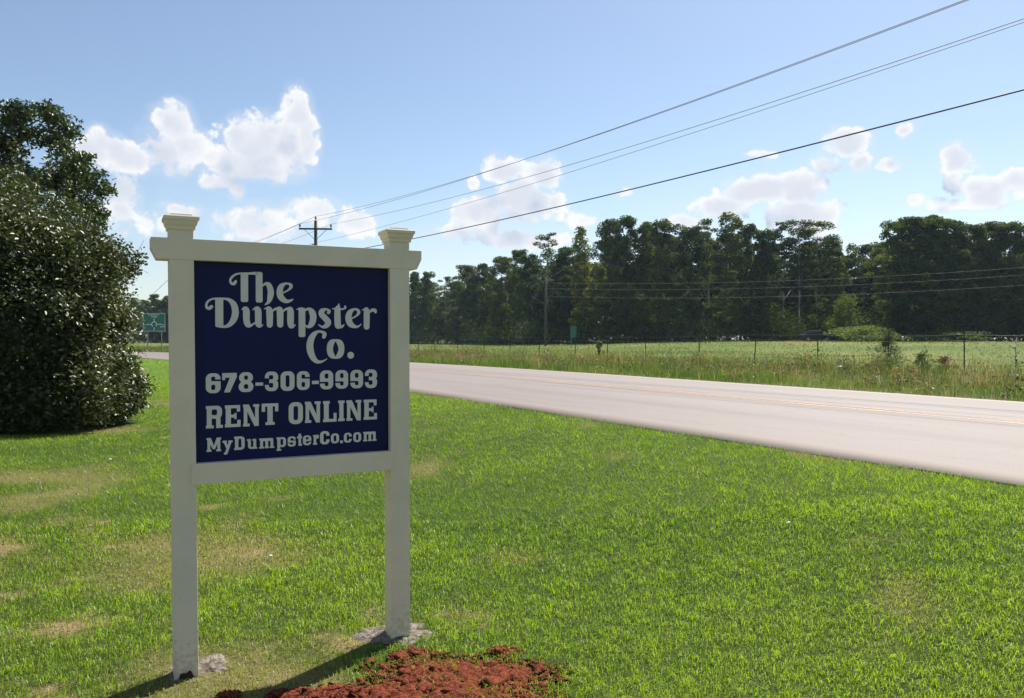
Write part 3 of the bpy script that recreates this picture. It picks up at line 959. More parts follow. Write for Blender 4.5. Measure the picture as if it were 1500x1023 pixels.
def verge():
    parts = []
    # strip of lush grass beside the road, then brownish weeds up to the fence, then field
    for n, d0, d1, t0, t1, h0, h1, w0, ca, cb, lean in [
            (60000, ROAD1 - .05, 19.6, -30, 110, .12, .38, .011, (.075, .14, .025), (.14, .20, .05), .55),
            (36000, 18.6, 23.5, -30, 120, .16, .50, .011, (.075, .115, .03), (.19, .18, .07), .6),
            (40000, 22.0, 29.0, -30, 130, .22, .62, .012, (.085, .105, .035), (.21, .175, .075), .6),
            (46000, 28.0, 48, -35, 140, .08, .30, .020, (.075, .125, .025), (.18, .19, .05), .7),
            (60000, 46, 150, -70, 150, .08, .26, .045, (.08, .13, .026), (.19, .20, .055), .8)]:
        d = d0 + (d1 - d0) * rng.random(n)
        # more of them where they are nearer to the lawn
        t = t0 + (t1 - t0) * rng.random(n) ** 1.25
        x, y = xy(d, t)
        k = (y > 6) & (np.abs(x) < y * .78 + 6)
        x, y, d = x[k], y[k], d[k]
        n = len(x)
        c = vnoise(x, y, .35, 3)
        c2 = vnoise(x + 70, y, .8, 2)
        hh = (h0 + (h1 - h0) * rng.random(n) ** 1.6) * (.30 + 1.9 * c2 ** 1.8)
        q = np.clip(c * 1.6 - .35 + (rng.random(n) - .5) * .5, 0, 1)
        col = lerp3(ca, cb, q)
        rd = (rng.random(n) < .05) & (d > 20) & (d < 30) & (c > .5)
        col[rd] = np.array((.17, .09, .055))
        st = (rng.random(n) < .05)
        col[st] = np.array((.34, .30, .17))
        w = w0 * (.7 + .8 * rng.random(n)) * (y / 25) ** .5
        parts.append((blades if d0 < 28 else spikes)(x, y, gz(x, y), hh, w, lean * (.3 + .9 * rng.random(n)), col))
    # tangled clumps and broad-leaved weeds
    for _ in range(900):
        d = 17.2 + 10.6 * rng.random()
        t = -26 + 110 * rng.random() ** 1.3
        cx_, cy_ = xy(d, t)
        if cy_ < 8 or abs(cx_) > cy_ * .78 + 4:
            continue
        kind = rng.integers(5)
        m = int(rng.integers(14, 34))
        x, y = cx_ + rng.normal(size=m) * .22, cy_ + rng.normal(size=m) * .22
        tone = .7 + .6 * rng.random()
        ca, cb = [((.05, .09, .025), (.09, .14, .04)), ((.10, .15, .03), (.17, .21, .05)), ((.13, .10, .05), (.22, .17, .09)), ((.22, .20, .10), (.34, .30, .17)), ((.06, .10, .03), (.12, .15, .05))][kind]
        col = lerp3(ca, cb, rng.random(m)) * tone
        hh = (.18 + .42 * rng.random()) * (.6 + .7 * rng.random(m)) * (1.5 if d > 22 else 1)
        z = gz(x, y)
        parts.append(blades(x, y, z, hh, np.full(m, .014), .3 + .8 * rng.random(m), col))
        if kind in (0, 4, 2):
            k = 60
            c = np.stack([cx_ + rng.normal(size=k) * .2, cy_ + rng.normal(size=k) * .2, float(gz(cx_, cy_)) + rng.random(k) * float(hh.mean())], -1)
            V_, F_, C_ = leaves(c, .05 + .07 * rng.random(k), lerp3(ca, cb, rng.random(k)) * tone, up=.4, asp=.6)
            parts.append((V_, F_, C_))
    V, F, C = join(parts)
    return np_mesh('roadside_weeds', V, F, col=C)




def leaves(c, size, col, up=0.3, asp=0.5, fold=0.25):
    """leaf = bent rhombus of two triangles; c (n,3) centres"""
    n = len(c)
    nrm = rng.normal(size=(n, 3)); nrm[:, 2] = np.abs(nrm[:, 2]) + up
    nrm /= np.linalg.norm(nrm, axis=1)[:, None]
    a = np.cross(nrm, rng.normal(size=(n, 3)))
    a /= np.linalg.norm(a, axis=1)[:, None] + 1e-9
    b = np.cross(nrm, a)
    s_ = size[:, None] / 2
    V = np.empty((n, 4, 3))
    V[:, 0] = c - a * s_
    V[:, 1] = c + b * s_ * asp + nrm * s_ * fold + a * s_ * .15
    V[:, 2] = c + a * s_
    V[:, 3] = c - b * s_ * asp + nrm * s_ * fold + a * s_ * .15
    i = np.arange(n)[:, None] * 4
    F = np.concatenate([i + [0, 2, 1], i + [0, 3, 2]], 0)
    return V.reshape(-1, 3), F, np.repeat(col[:, None, :], 4, 1).reshape(-1, 3)


def ball(n, power=3.0):
    v = rng.normal(size=(n, 3))
    v /= np.linalg.norm(v, axis=1)[:, None]
    return v * (rng.random(n) ** (1 / power))[:, None]


tag(obj('roadside_weeds', verge(), m_weeds), 'tall rough grass and brown weeds between road and field', 'weeds', kind='stuff')


def shrub_big():
    root = thing('shrub', 'huge rounded shrub with small glinting silvery leaves reaching down to the lawn', 'shrub', (-9.3, 14.8, 0))
    C, cl = [], []
    E = np.array(BUSH)
    for _ in range(6400):
        e = E[rng.integers(len(E))]
        v = ball(1, 60)[0]
        nz_ = float(vnoise(e[0] + v[0] * e[3] * 1.1 + v[1] * 2.0, v[2] * e[5] * 1.1 + 3, .95, 2))
        if nz_ < .36 and rng.random() < .8:
            continue
        p = e[:3] + v * e[3:] * (0.74 + .36 * nz_ + .06 * rng.random())
        if p[2] < 0.12:
            continue
        q = np.min(np.sum(((p - E[:, :3]) / E[:, 3:]) ** 2, 1))
        if q < .55:
            continue
        C.append(p)
    C = np.array(C)
    # sprays that stick out of the outline
    extra = [at(px, py, Y) for px, py, Y in [(200, 368, 14), (210, 372, 14), (214, 380, 14), (190, 362, 14.2), (206, 398, 14), (175, 350, 14.2), (150, 335, 14.4), (70, 232, 14.6), (100, 265, 14.6), (20, 205, 14.8)]]
    parts = []
    for p in C:
        m = int(rng.integers(34, 66))
        r = .16 + .26 * rng.random()
        dens = vnoise(p[0] * 1.0 + p[1], p[2] * 1.2, 1.3, 2)
        if dens < .30:
            m = m // 2
        cc = p + ball(m, 2.0) * r * np.array([1.1, 1.1, .8])
        parts.append((cc, np.full(m, dens)))
    for p in extra:
        m = 60
        k = rng.random(m)[:, None]
        base = np.array([-8.2, 14.4, 2.2])
        cc = np.array(p) * k + (np.array(p) * .8 + base * .2) * (1 - k) + ball(m, 2) * .13
        parts.append((cc, np.full(m, .6)))
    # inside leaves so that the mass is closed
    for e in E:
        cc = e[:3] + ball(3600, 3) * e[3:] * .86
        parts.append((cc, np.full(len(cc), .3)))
    c = np.concatenate([p[0] for p in parts]); dn = np.concatenate([p[1] for p in parts])
    k = c[:, 2] > .03
    c, dn = c[k], dn[k]
    n = len(c)
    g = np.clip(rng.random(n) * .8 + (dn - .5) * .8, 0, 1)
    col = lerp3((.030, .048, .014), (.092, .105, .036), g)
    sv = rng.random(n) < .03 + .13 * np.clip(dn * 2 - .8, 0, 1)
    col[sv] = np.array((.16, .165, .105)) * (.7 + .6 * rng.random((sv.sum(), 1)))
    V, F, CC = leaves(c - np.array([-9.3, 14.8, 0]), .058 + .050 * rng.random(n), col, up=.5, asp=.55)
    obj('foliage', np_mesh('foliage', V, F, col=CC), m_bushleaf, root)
    for k in range(9):
        a = k * .7
        q = Vector((math.cos(a) * .5, math.sin(a) * .4, 0))
        tip = Vector((math.cos(a) * (1.2 + .16 * k), math.sin(a) * 1.1, 2.6 + .14 * k))
        MB().tube([q - Vector((0, 0, .1)), q.lerp(tip, .35) + Vector((.1, .05, .2)), q.lerp(tip, .7), tip], [.06, .045, .03, .012], 7).build('stem', m_bark, root)
    # bare twigs poking from the top
    for px, py, px2, py2 in [(205, 376, 212, 352), (150, 345, 160, 318)]:
        a, b = at(px - 20, py + 20, 14.2) - Vector((-9.3, 14.8, 0)), at(px2, py2, 14.2) - Vector((-9.3, 14.8, 0))
        MB().tube([a, a.lerp(b, .5) + Vector((.03, 0, .03)), b], [.008, .005, .002], 5).build('twig', m_bark, root)


shrub_big()


def oak_behind():
    Y = 30.0
    base = at(-20, 520, Y); base.z = 0
    root = thing('oak_tree', 'tall dark oak rising behind the huge silvery shrub', 'tree', base)
    parts = []
    lumps = [(62, 186, 33), (18, 192, 38), (92, 196, 22), (104, 232, 24), (132, 258, 20), (148, 275, 13), (122, 288, 26), (146, 312, 9), (138, 332, 14), (100, 268, 30), (66, 262, 26), (-30, 210, 60), (-60, 270, 80), (10, 260, 40), (112, 320, 26), (-90, 220, 60), (60, 300, 50), (86, 218, 20), (128, 305, 14), (28, 166, 18), (72, 168, 18), (110, 250, 24)]
    for px, py, r in lumps:
        rm = r / FPX * Y
        cen = np.array(at(px, py, Y + rng.uniform(-1.2, 1.2))) - np.array(base)
        for _ in range(int(5 + rm * rm * 26)):
            p = cen + ball(1, 5)[0] * rm * .9
            m = int(rng.integers(34, 60))
            parts.append(p + ball(m, 2.2) * (.26 + .2 * rng.random()) * np.array([1.15, 1.15, .7]))
    c = np.concatenate(parts)
    n = len(c)
    col = lerp3((.022, .040, .012), (.055, .080, .022), rng.random(n))
    V, F, C = leaves(c, .11 + .09 * rng.random(n), col, up=.4, asp=.6)
    obj('crown', np_mesh('crown', V, F, col=C), m_oakleaf, root)
    tr = MB().tube([(0, 0, -.3), (.05, 0, 1.5), (-.1, .1, 4), (.1, 0, 6.4), (.3, 0, 8.4)], [.36, .28, .24, .16, .05], 10)
    t_ = tr.build('trunk', m_bark, root)
    for px, py in [(62, 186), (46, 219), (104, 232), (132, 262), (122, 290), (136, 330), (-30, 200), (-80, 250), (20, 180)]:
        e = at(px, py, Y) - base
        s_ = Vector((0, 0, max(2.5, e.z - 2.2)))
        MB().tube([s_, s_.lerp(e, .5) + Vector((0, 0, .25)), e], [.11, .06, .015], 6).build('branch', m_bark, t_)


oak_behind()

# ---------------------------------------------------------------- clay heap by the right post
m_clay = principled('red_clay', (.225, .056, .026), rough=0.95, spec=0.1, col2=(.08, .022, .012), vscale=55, bump=1.0, bscale=130)


def clay():
    n = 8000
    V, F, o = [], [], 0
    ico = bmesh.new(); bmesh.ops.create_icosphere(ico, subdivisions=1, radius=1)
    iv = np.array([v.co[:] for v in ico.verts]); fi = np.array([[v.index for v in f.verts] for f in ico.faces]); ico.free()
    placed = 0
    while placed < n:
        e = CLAY[int(rng.choice(len(CLAY), p=[.34, .07, .12, .20, .25, .02]))]
        q = rng.normal(size=2) * .68
        x, y = e[0] + q[0] * e[2], e[1] + q[1] * e[3]
        if claymask(np.array([x]), np.array([y]))[0] < -.15 - .35 * rng.random() ** 3:
            continue
        s_ = .002 + .010 * rng.random() ** 3.2 + (.006 + .014 * rng.random() if rng.random() < .012 else 0)
        v = (iv + rng.normal(size=iv.shape) * .38) * s_ * np.array([1.5, 1.0, .7]) * (.7 + .5 * rng.random(3))
        th = rng.random() * 6.3
        v = np.stack([v[:, 0] * math.cos(th) - v[:, 1] * math.sin(th), v[:, 0] * math.sin(th) + v[:, 1] * math.cos(th), v[:, 2]], -1)
        v += np.array([x, y, float(gz(x, y)) + .006 + s_ * .45])
        V.append(v); F.append(fi + o); o += len(v); placed += 1
    # ridges of spilled clay under the clods
    g = 0.007
    xs, ys = np.arange(-1.5, .45, g), np.arange(2.9, 4.0, g)
    X, Y = np.meshgrid(xs, ys, indexing='ij')
    m = claymask(X, Y)
    Z = gz(X, Y) - .005 + np.clip(m, 0, 1) ** .7 * (.006 + .044 * vnoise(X, Y, 46, 4)) 
    i = np.arange(X.size).reshape(X.shape)
    q = np.stack([i[:-1, :-1], i[1:, :-1], i[1:, 1:], i[:-1, 1:]], -1)
    k = (m[:-1, :-1] > .02)
    q = q[k]
    sheet = np.stack([X, Y, Z], -1).reshape(-1, 3)
    tri = np.concatenate([q[:, :3], q[:, [0, 2, 3]]])
    V.append(sheet); F.append(tri + o)
    return np_mesh('clay_soil', np.concatenate(V), np.concatenate(F))


tag(obj('clay_soil', clay(), m_clay), 'crumbled red clay dug out and scattered beside the sign post', 'soil', kind='stuff')

# ---------------------------------------------------------------- woodland beyond the field
def crown_mesh(kind, seed):
    """unit crown for a tree 1 high: leaves between base and top, in clumps"""
    global rng
    keep = rng
    rng = np.random.default_rng(seed)
    parts, cols = [], []
    if kind == 'pine':
        nc, low, wid = 40, .42, .15
    elif kind == 'slim':
        nc, low, wid = 36, .15, .10
    else:
        nc, low, wid = 92, .08, .205
    for i in range(nc):
        u = (i + rng.random()) / nc
        z = low + (1 - low) * u
        env = wid * (1 - abs(u - .45) ** 2.2 * (1.9 if kind != 'pine' else 1.2)) * (.65 + .6 * rng.random())
        env = max(env * (1 - .40 * u ** 4), .025)
        a = rng.random() * 6.28
        rr = env * math.sqrt(rng.random())
        cr = (.024 + .032 * rng.random()) * (1.0 if kind == 'broad' else .85)
        cen = np.array([math.cos(a) * rr, math.sin(a) * rr, min(z, 1 - cr * .8)])
        m = int((240 if kind == 'broad' else 170) * (cr / .05) ** 1.5)
        p = cen + ball(m, 2.4) * cr * np.array([1.2, 1.2, .62 if kind == 'pine' else .85])
        parts.append(p)
        tone = .75 + .5 * rng.random()
        cols.append(np.full(m, tone))
    c = np.concatenate(parts); tn = np.concatenate(cols)
    n = len(c)
    base = {'pine': ((.032, .054, .024), (.066, .094, .037)), 'slim': ((.070, .095, .022), (.13, .155, .038)), 'broad': ((.040, .066, .021), (.088, .122, .035))}[kind]
    col = lerp3(*base, rng.random(n)) * tn[:, None]
    V, F, C = leaves(c, (.009 + .010 * rng.random(n)) * (1.15 if kind != 'pine' else .95), col, up=.25, asp=.7, fold=.2)
    me = np_mesh('crown', V, F, col=C)
    rng = keep
    me.materials.append(m_woodleaf)
    return me


CROWNS = {k: [crown_mesh(k, 100 + 17 * i + len(k)) for i in range(n)] for k, n in (('broad', 7), ('pine', 4), ('slim', 2))}


def trunk_mesh(kind):
    b = MB()
    r = {'pine': .0085, 'broad': .012, 'slim': .007}[kind]
    b.tube([(0, 0, -.02), (.002, 0, .1), (-.004, .002, .4), (.003, 0, .7), (0, 0, .94)], [r * 1.25, r, r * .85, r * .55, r * .15], 8)
    for k in range(9 if kind != 'slim' else 5):
        z0 = .35 + .06 * k
        a = k * 2.4
        b.tube([(0, 0, z0), (math.cos(a) * .06, math.sin(a) * .06, z0 + .04), (math.cos(a) * .12, math.sin(a) * .12, z0 + .09)], [r * .35, r * .22, r * .08], 5)
    bmesh.ops.recalc_face_normals(b.bm, faces=b.bm.faces[:])
    me = bpy.data.meshes.new('trunk'); b.bm.to_mesh(me); b.bm.free()
    me.materials.append(m_barkpale if kind == 'pine' else m_bark)
    return me


TRUNKS = {k: trunk_mesh(k) for k in ('broad', 'pine', 'slim')}
TLAB = {'broad': ('broadleaf_tree', 'dark broad tree', 'broad dark trees of the wood'),
        'pine': ('pine_tree', 'dark bare trunked pine', 'dark pines of the wood'),
        'slim': ('slender_tree', 'slender pale green tree', 'slender pale trees of the wood')}
tree_n = 0


def where(px):
    for lim, s_ in ((250, 'behind the green roundabout sign and shrub'), (595, 'behind the sign board'), (770, 'at the low far end of the wood'), (880, 'around the tall flat topped pine'),
                    (1110, 'between that pine and the parked car'), (1232, 'behind the parked car'), (1302, 'in the gap behind the bright thicket')):
        if px < lim:
            return s_
    return 'in the block beyond the cedar sapling'


def tree(px, ytop, Y, kind, wide=1.0, label=None, row='front'):
    global tree_n
    tree_n += 1
    p = at(px, ytop, Y)
    z0 = float(gz(p.x, p.y))
    H = p.z - z0
    nm, lb, gr = TLAB[kind]
    lb = '%s, %s row, %s' % (lb, row, where(px))
    t_ = thing(nm, label or lb, 'tree', (p.x, p.y, z0 - .05), random.random() * 6.28, None if label else '%s: %s row %s' % (gr, row, where(px)))
    t_.scale = (H * wide, H * wide, H)
    obj('crown', CROWNS[kind][tree_n % len(CROWNS[kind])], None, t_)
    obj('trunk', TRUNKS[kind], None, t_)


for a in [(606, 398, 216, 'broad'), (626, 398, 212, 'broad'), (652, 404, 208, 'pine', 1.3), (684, 388, 200, 'broad', 1.3), (708, 386, 196, 'broad'), (735, 375, 186, 'broad', 1.1), (762, 366, 172, 'broad', 1.0),
          (802, 341, 150, 'pine', 1.25, 'tall dark pine with flat tiered top beside the pale slender tree'), (775, 372, 165, 'broad', 1.0), (830, 362, 156, 'broad'), (856, 331, 150, 'slim', 1.1, 'pale yellow-green slender tree next to the tall flat topped pine'),
          (846, 345, 152, 'slim', 1.0), (892, 322, 143, 'broad', .9), (918, 317, 140, 'broad', .95), (945, 325, 141, 'broad', .85), (968, 322, 138, 'broad', .85), (990, 328, 138, 'pine', 1.0), (1012, 332, 136, 'broad', .9),
          (1038, 320, 134, 'pine', 1.1), (1064, 310, 133, 'slim', 1.4), (1085, 318, 131, 'slim', 1.3), (1100, 328, 131, 'broad', .9), (1122, 336, 130, 'broad', .9), (1148, 325, 127, 'pine', 1.3), (1170, 321, 125, 'pine', 1.4), (1196, 324, 126, 'pine', 1.4),
          (1220, 345, 128, 'broad', .9), (1246, 356, 140, 'slim', 1.2), (1268, 358, 146, 'broad'), (1290, 354, 140, 'broad'), (1314, 322, 120, 'broad', 1.1), (1340, 317, 116, 'broad', 1.15), (1368, 315, 115, 'broad', 1.15), (1396, 320, 116, 'broad', 1.1),
          (1424, 328, 117, 'broad', 1.1), (1450, 324, 118, 'broad', 1.1), (1478, 325, 116, 'broad', 1.1), (1508, 326, 116, 'broad', 1.1), (1540, 330, 116, 'broad'), (1575, 326, 114, 'broad', 1.1)]:
    tree(*a)
# deeper rows, a little lower against the sky
for px in range(612, 1600, 27):
    ytop = np.interp(px, [600, 700, 760, 800, 880, 920, 1060, 1120, 1170, 1215, 1262, 1300, 1340, 1600], [410, 404, 388, 372, 350, 340, 338, 352, 344, 358, 372, 350, 336, 342])
    Y = np.interp(px, [600, 700, 800, 900, 1060, 1340, 1600], [226, 212, 166, 156, 146, 130, 128])
    tree(px + random.uniform(-8, 8), float(ytop) + random.uniform(0, 16), float(Y) + random.uniform(0, 5), random.choice(['broad', 'broad', 'pine']), 1.15, row='second')
for px, yt, Y in [(612, 440, 246), (634, 446, 246), (655, 440, 244), (676, 444, 240), (1112, 410, 152), (1134, 405, 150), (1154, 408, 152), (1178, 402, 150), (1245, 415, 160), (1272, 410, 158), (960, 420, 168), (1010, 425, 165), (790, 430, 190), (740, 440, 215)]:
    tree(px, yt, Y, 'broad', 2.0, row='deepest')
for px in range(625, 1600, 46):
    Y = np.interp(px, [600, 700, 800, 900, 1060, 1340, 1600], [240, 226, 180, 170, 160, 144, 142])
    ytop = np.interp(px, [600, 800, 920, 1170, 1262, 1340, 1600], [425, 392, 370, 372, 392, 368, 372])
    tree(px, float(ytop), float(Y), 'broad', 1.5, row='third')
for px in range(606, 1610, 31):
    Y = np.interp(px, [600, 700, 800, 900, 1060, 1340, 1600], [250, 238, 196, 184, 174, 158, 155])
    ytop = np.interp(px, [600, 800, 920, 1170, 1262, 1340, 1600], [432, 405, 392, 394, 402, 390, 394])
    tree(px + random.uniform(-6, 6), float(ytop) + random.uniform(0, 14), float(Y), 'broad', 2.1, row='deepest')
# far wood behind the sign and to the left of it
for px, yt, Y in [(-60, 440, 250), (-10, 432, 250), (60, 436, 255), (120, 430, 255), (165, 434, 258), (196, 436, 258), (212, 440, 262), (228, 431, 255), (244, 433, 255), (268, 428, 256), (300, 424, 250), (335, 420, 246), (370, 416, 242), (405, 412, 238), (440, 410, 234), (475, 406, 230), (510, 404, 226), (545, 402, 222), (575, 400, 219)]:
    tree(px, yt, Y, 'broad', 1.35)

for px in range(-40, 600, 27):
    tree(px, 434 - max(0, px - 220) * .07 + random.uniform(4, 14), 268 - max(0, px - 250) * .1 + random.uniform(0, 8), random.choice(['broad', 'broad', 'pine']), 1.7, row='second')


# undergrowth along the foot of the wood
def undergrowth():
    parts = []
    line = [(-150, 262), (-118, 258), (-90, 250), (-64, 238), (-36, 218), (-8, 186), (3, 152), (20, 138), (38, 126), (50, 126), (60, 114), (84, 112), (100, 110)]
    for k in range(860):
        s_ = rng.random() * (len(line) - 1)
        i = int(s_)
        f = s_ - i
        x = line[i][0] * (1 - f) + line[i + 1][0] * f + rng.normal() * 1.5
        y = line[i][1] * (1 - f) + line[i + 1][1] * f + rng.random() ** 1.4 * 26 - 4
        h = 1.2 + 3.6 * rng.random() ** 1.5 + max(0, (k - 430) / 330) * 3.5
        m = 150
        c = np.array([x, y, float(gz(x, y)) + h * .45]) + ball(m, 2.3) * np.array([1.6 + h * .3, 1.4, h * .55])
        tone = rng.random()
        col = lerp3((.025, .042, .014), (.060, .085, .024), rng.random(m)) * (.7 + .8 * tone)
        parts.append(leaves(c, .22 + .24 * rng.random(m), col, up=.25, asp=.7))
    V, F, C = join(parts)
    return np_mesh('undergrowth', V, F, col=C)


tag(obj('undergrowth', undergrowth(), m_woodleaf), 'dark undergrowth along the foot of the wood', 'undergrowth', kind='stuff')


def bush(name, label, px, py, Y, wpx, hpx, col_a, col_b, nclump=26, leaf=.12, cat='bush', stems=3, mat=None):
    p = at(px, py, Y)
    z0 = float(gz(p.x, p.y))
    w, h = wpx / FPX * Y, hpx / FPX * Y
    root = thing(name, label, cat, (p.x, p.y, z0))
    parts = []
    for _ in range(nclump):
        u = rng.random()
        cen = np.array([rng.normal() * w * .22, rng.normal() * w * .2, h * (.12 + .76 * u)])
        cen[:2] *= 1.15 - .6 * u
        m = 46
        parts.append(cen + ball(m, 2.2) * np.array([w * .17, w * .17, h * .13]))
    c = np.concatenate(parts)
    col = lerp3(col_a, col_b, rng.random(len(c)))
    V, F, C = leaves(c, leaf * (.6 + .8 * rng.random(len(c))), col, up=.2, asp=.5)
    obj('foliage', np_mesh('foliage', V, F, col=C), mat or m_weeds, root)
    for k in range(stems):
        a = k * 2.1
        MB().tube([(0, 0, -.05), (math.cos(a) * w * .08, math.sin(a) * w * .08, h * .4), (math.cos(a) * w * .16, math.sin(a) * w * .16, h * .8)], [.03, .02, .008], 6).build('stem', m_bark, root)
    return root


# sunlit growth in front of the gap in the wood
bush('bush', 'bright green weedy thicket in front of the gap in the wood', 1262, 500, 104, 96, 24, (.085, .13, .03), (.14, .19, .05), 60, .3)
bush('bush', 'pale sunlit leafy bush at the edge of the wood beside the gap', 1236, 500, 112, 46, 70, (.06, .09, .022), (.13, .16, .045), 44, .34, mat=m_woodleaf)
bush('bush', 'low dim green thicket below the wide dark trees', 1400, 500, 106, 120, 16, (.05, .085, .025), (.09, .13, .035), 40, .3)
bush('sapling', 'feathery green cedar sapling growing against a fence post', 1301, 540, 33.5, 40, 62, (.05, .075, .03), (.10, .13, .055), 60, .07, 'sapling')
bush('dead_weed', 'rusty brown dead weed clump beside the fence', 1385, 548, 31.5, 34, 26, (.13, .06, .035), (.22, .12, .065), 26, .06, 'weed')
bush('dead_weed', 'dark dead brush heap at the foot of the cedar sapling', 1278, 546, 32.5, 40, 18, (.12, .075, .05), (.24, .17, .11), 22, .06, 'weed')
bush('weed', 'dark green leafy weed rising in front of the fence', 1352, 560, 29.5, 26, 36, (.05, .08, .03), (.09, .12, .045), 20, .06, 'weed')
bush('weed', 'upright seedy weed beside the fence with short dark post', 878, 530, 52, 14, 30, (.08, .10, .035), (.14, .15, .06), 16, .09, 'weed')

# ---------------------------------------------------------------- fence along the field
m_steel = principled('dark_steel_post', (.045, .05, .045), rough=0.6, metal=0.3, col2=(.08, .05, .035), vscale=20)
m_wire = principled('galvanised_wire', (.20, .20, .20), rough=0.45, metal=0.6)
m_oldwood = principled('weathered_wood', (.20, .17, .14), rough=0.9, col2=(.10, .085, .07), vscale=12, bump=.6, bscale=30)
fx0, fy0 = xy(27.6, 0.0)
fence = thing('fence', 'thin steel post and wire fence between weeds and field', 'fence', (float(fx0), float(fy0), .25))
FD = 27.6
tp = []
for px in [1640, 1520, 1413, 1300, 1198, 1105, 1025, 946, 890, 842, 790, 747, 709, 671, 637, 614, 590]:
    # where the sight line over this column meets the fence line
    k = (px - 750) / FPX
    Y = FD / (k * NX + NY)
    for _ in range(30):
        Y -= (float(dt(k * Y, Y)[0]) - FD) / (k * NX + NY)
    tp.append((k * Y, Y, px))
rel = []
for x, y, px in tp:
    z = float(gz(x, y))
    hgt = {1413: 2.05, 1300: 1.75, 1105: 1.75, 1198: 1.5, 890: 1.3}.get(px, 1.62) * random.uniform(.95, 1.05)
    if y > 55:
        hgt = 1.45
    b = MB()
    b.box(-.022, -.006, -.4, .022, .0, hgt).box(-.005, .0, -.4, .005, .03, hgt)
    o = b.build('post', m_steel, fence)
    o.location = (x - fence.location.x, y - fence.location.y, z - .25)
    o.rotation_euler = (random.uniform(-.05, .05), random.uniform(-.05, .05), math.atan2(UY, UX))
    rel.append((Vector((x, y, z)) - fence.location))
for hh in (.35, .65, .95, 1.2, 1.42):
    pts = []
    for a, b in zip(rel[:-1], rel[1:]):
        for s_ in (0, .25, .5, .75):
            p = a.lerp(b, s_)
            pts.append(p + Vector((-NX * .03, -NY * .03, hh - .03 * math.sin(math.pi * s_))))
    pts.append(rel[-1] + Vector((0, 0, hh)))
    MB().tube(pts, .0032, 4).build('wire', m_wire, fence)

# dead sapling and a bare stump by the fence
p = at(1488, 545, 30.5)
ds = thing('dead_sapling', 'leafless dead sapling trunk with short broken twigs', 'tree', (p.x, p.y, float(gz(p.x, p.y))))
tr = MB().tube([(0, 0, -.1), (.02, 0, .5), (-.02, 0, .95), (.04, 0, 1.35)], [.05, .042, .035, .012], 8).build('trunk', m_oldwood, ds)
for z, a, l in [(.7, .3, .25), (.9, 2.8, .3), (1.05, 1.2, .22), (1.15, 4.0, .25), (.55, 3.4, .2)]:
    MB().tube([(0, 0, z), (math.cos(a) * l * .6, math.sin(a) * l * .6, z + l * .3), (math.cos(a) * l, math.sin(a) * l, z + l * .75)], [.014, .009, .003], 5).build('twig', m_oldwood, tr)

# ---------------------------------------------------------------- power line
m_pole = principled('dark_creosoted_pole', (.055, .042, .035), rough=0.85, col2=(.03, .025, .022), vscale=7, bump=.4, bscale=20)
m_polepale = principled('weathered_grey_pole', (.10, .09, .078), rough=0.9, col2=(.06, .055, .05), vscale=6, bump=.4, bscale=20)
m_insul = principled('grey_porcelain', (.16, .15, .15), rough=0.3)
m_cable = principled('black_cable', (.02, .02, .022), rough=0.5)
m_alu = principled('bare_line_wire', (.26, .26, .26), rough=0.7)


def utility_pole(label, loc, top, rz, arm, mat, low=1.15):
    """pole with one crossarm (local x), braces, three pin insulators and a neutral bracket"""
    t_ = thing('utility_pole', label, 'utility pole', loc, rz)
    pole = MB().tube([(0, 0, -.6), (0, 0, top * .5), (0, 0, top)], [.17, .145, .115], 12).build('pole', mat, t_)
    za = top - 0.62
    MB().box(-arm / 2, -.17, za - .06, arm / 2, -.07, za + .06, .01).build('crossarm', mat, t_)
    for s_ in (-1, 1):
        MB().tube([(s_ * arm * .33, -.12, za - .05), (s_ * .09, -.12, za - .75)], .018, 6).build('brace', m_steel, t_)
    ends = []
    for x, z in ((-arm / 2 + .08, za + .05), (0, top), (arm / 2 - .08, za + .05)):
        y = -.12 if x else 0
        ins = MB()
        for zz, r0, r1 in ((0, .02, .02), (.10, .085, .06), (.17, .07, .05), (.24, .06, .035)):
            ins.tube([(x, y, z + zz), (x, y, z + zz + .08)], [r0, r1], 10)
        ins.build('insulator', m_insul, t_)
        ends.append(Vector((x, y, z + .31)))
    MB().box(-.30, -.03, za - low, -.08, .03, za - low + .06).build('bracket', m_steel, t_)
    ends.append(Vector((-.28, 0, za - low + .09)))
    ends.append(Vector((-.14, -.1, top - 2.65)))
    M = Matrix.Translation(loc) @ Matrix.Rotation(rz, 4, 'Z')
    return t_, [M @ e for e in ends]


def wire(name, label, a, b, sag, r, mat, cat='wire', n=40):
    o_ = a.copy()
    pts = []
    for i in range(n + 1):
        s_ = i / n
        pts.append(a.lerp(b, s_) - Vector((0, 0, sag * 4 * s_ * (1 - s_))) - o_)
    m = MB().tube(pts, r, 5).build(name, mat)
    m.location = o_
    return tag(m, label, cat)


pa = at(463, 497, 59)
pb = at(265, 497, 89)
u_in = math.atan2(UY, UX) - math.pi / 2
pole1, e1 = utility_pole('dark wooden utility pole with single crossarm showing above the sign beam', (pa.x, pa.y, .25), 9.95, R(4), 2.4, m_pole)
pole2, e2 = utility_pole('guyed dark wooden utility pole standing behind the left sign post', (pb.x, pb.y, .25), 9.9, R(25), 2.4, m_pole)
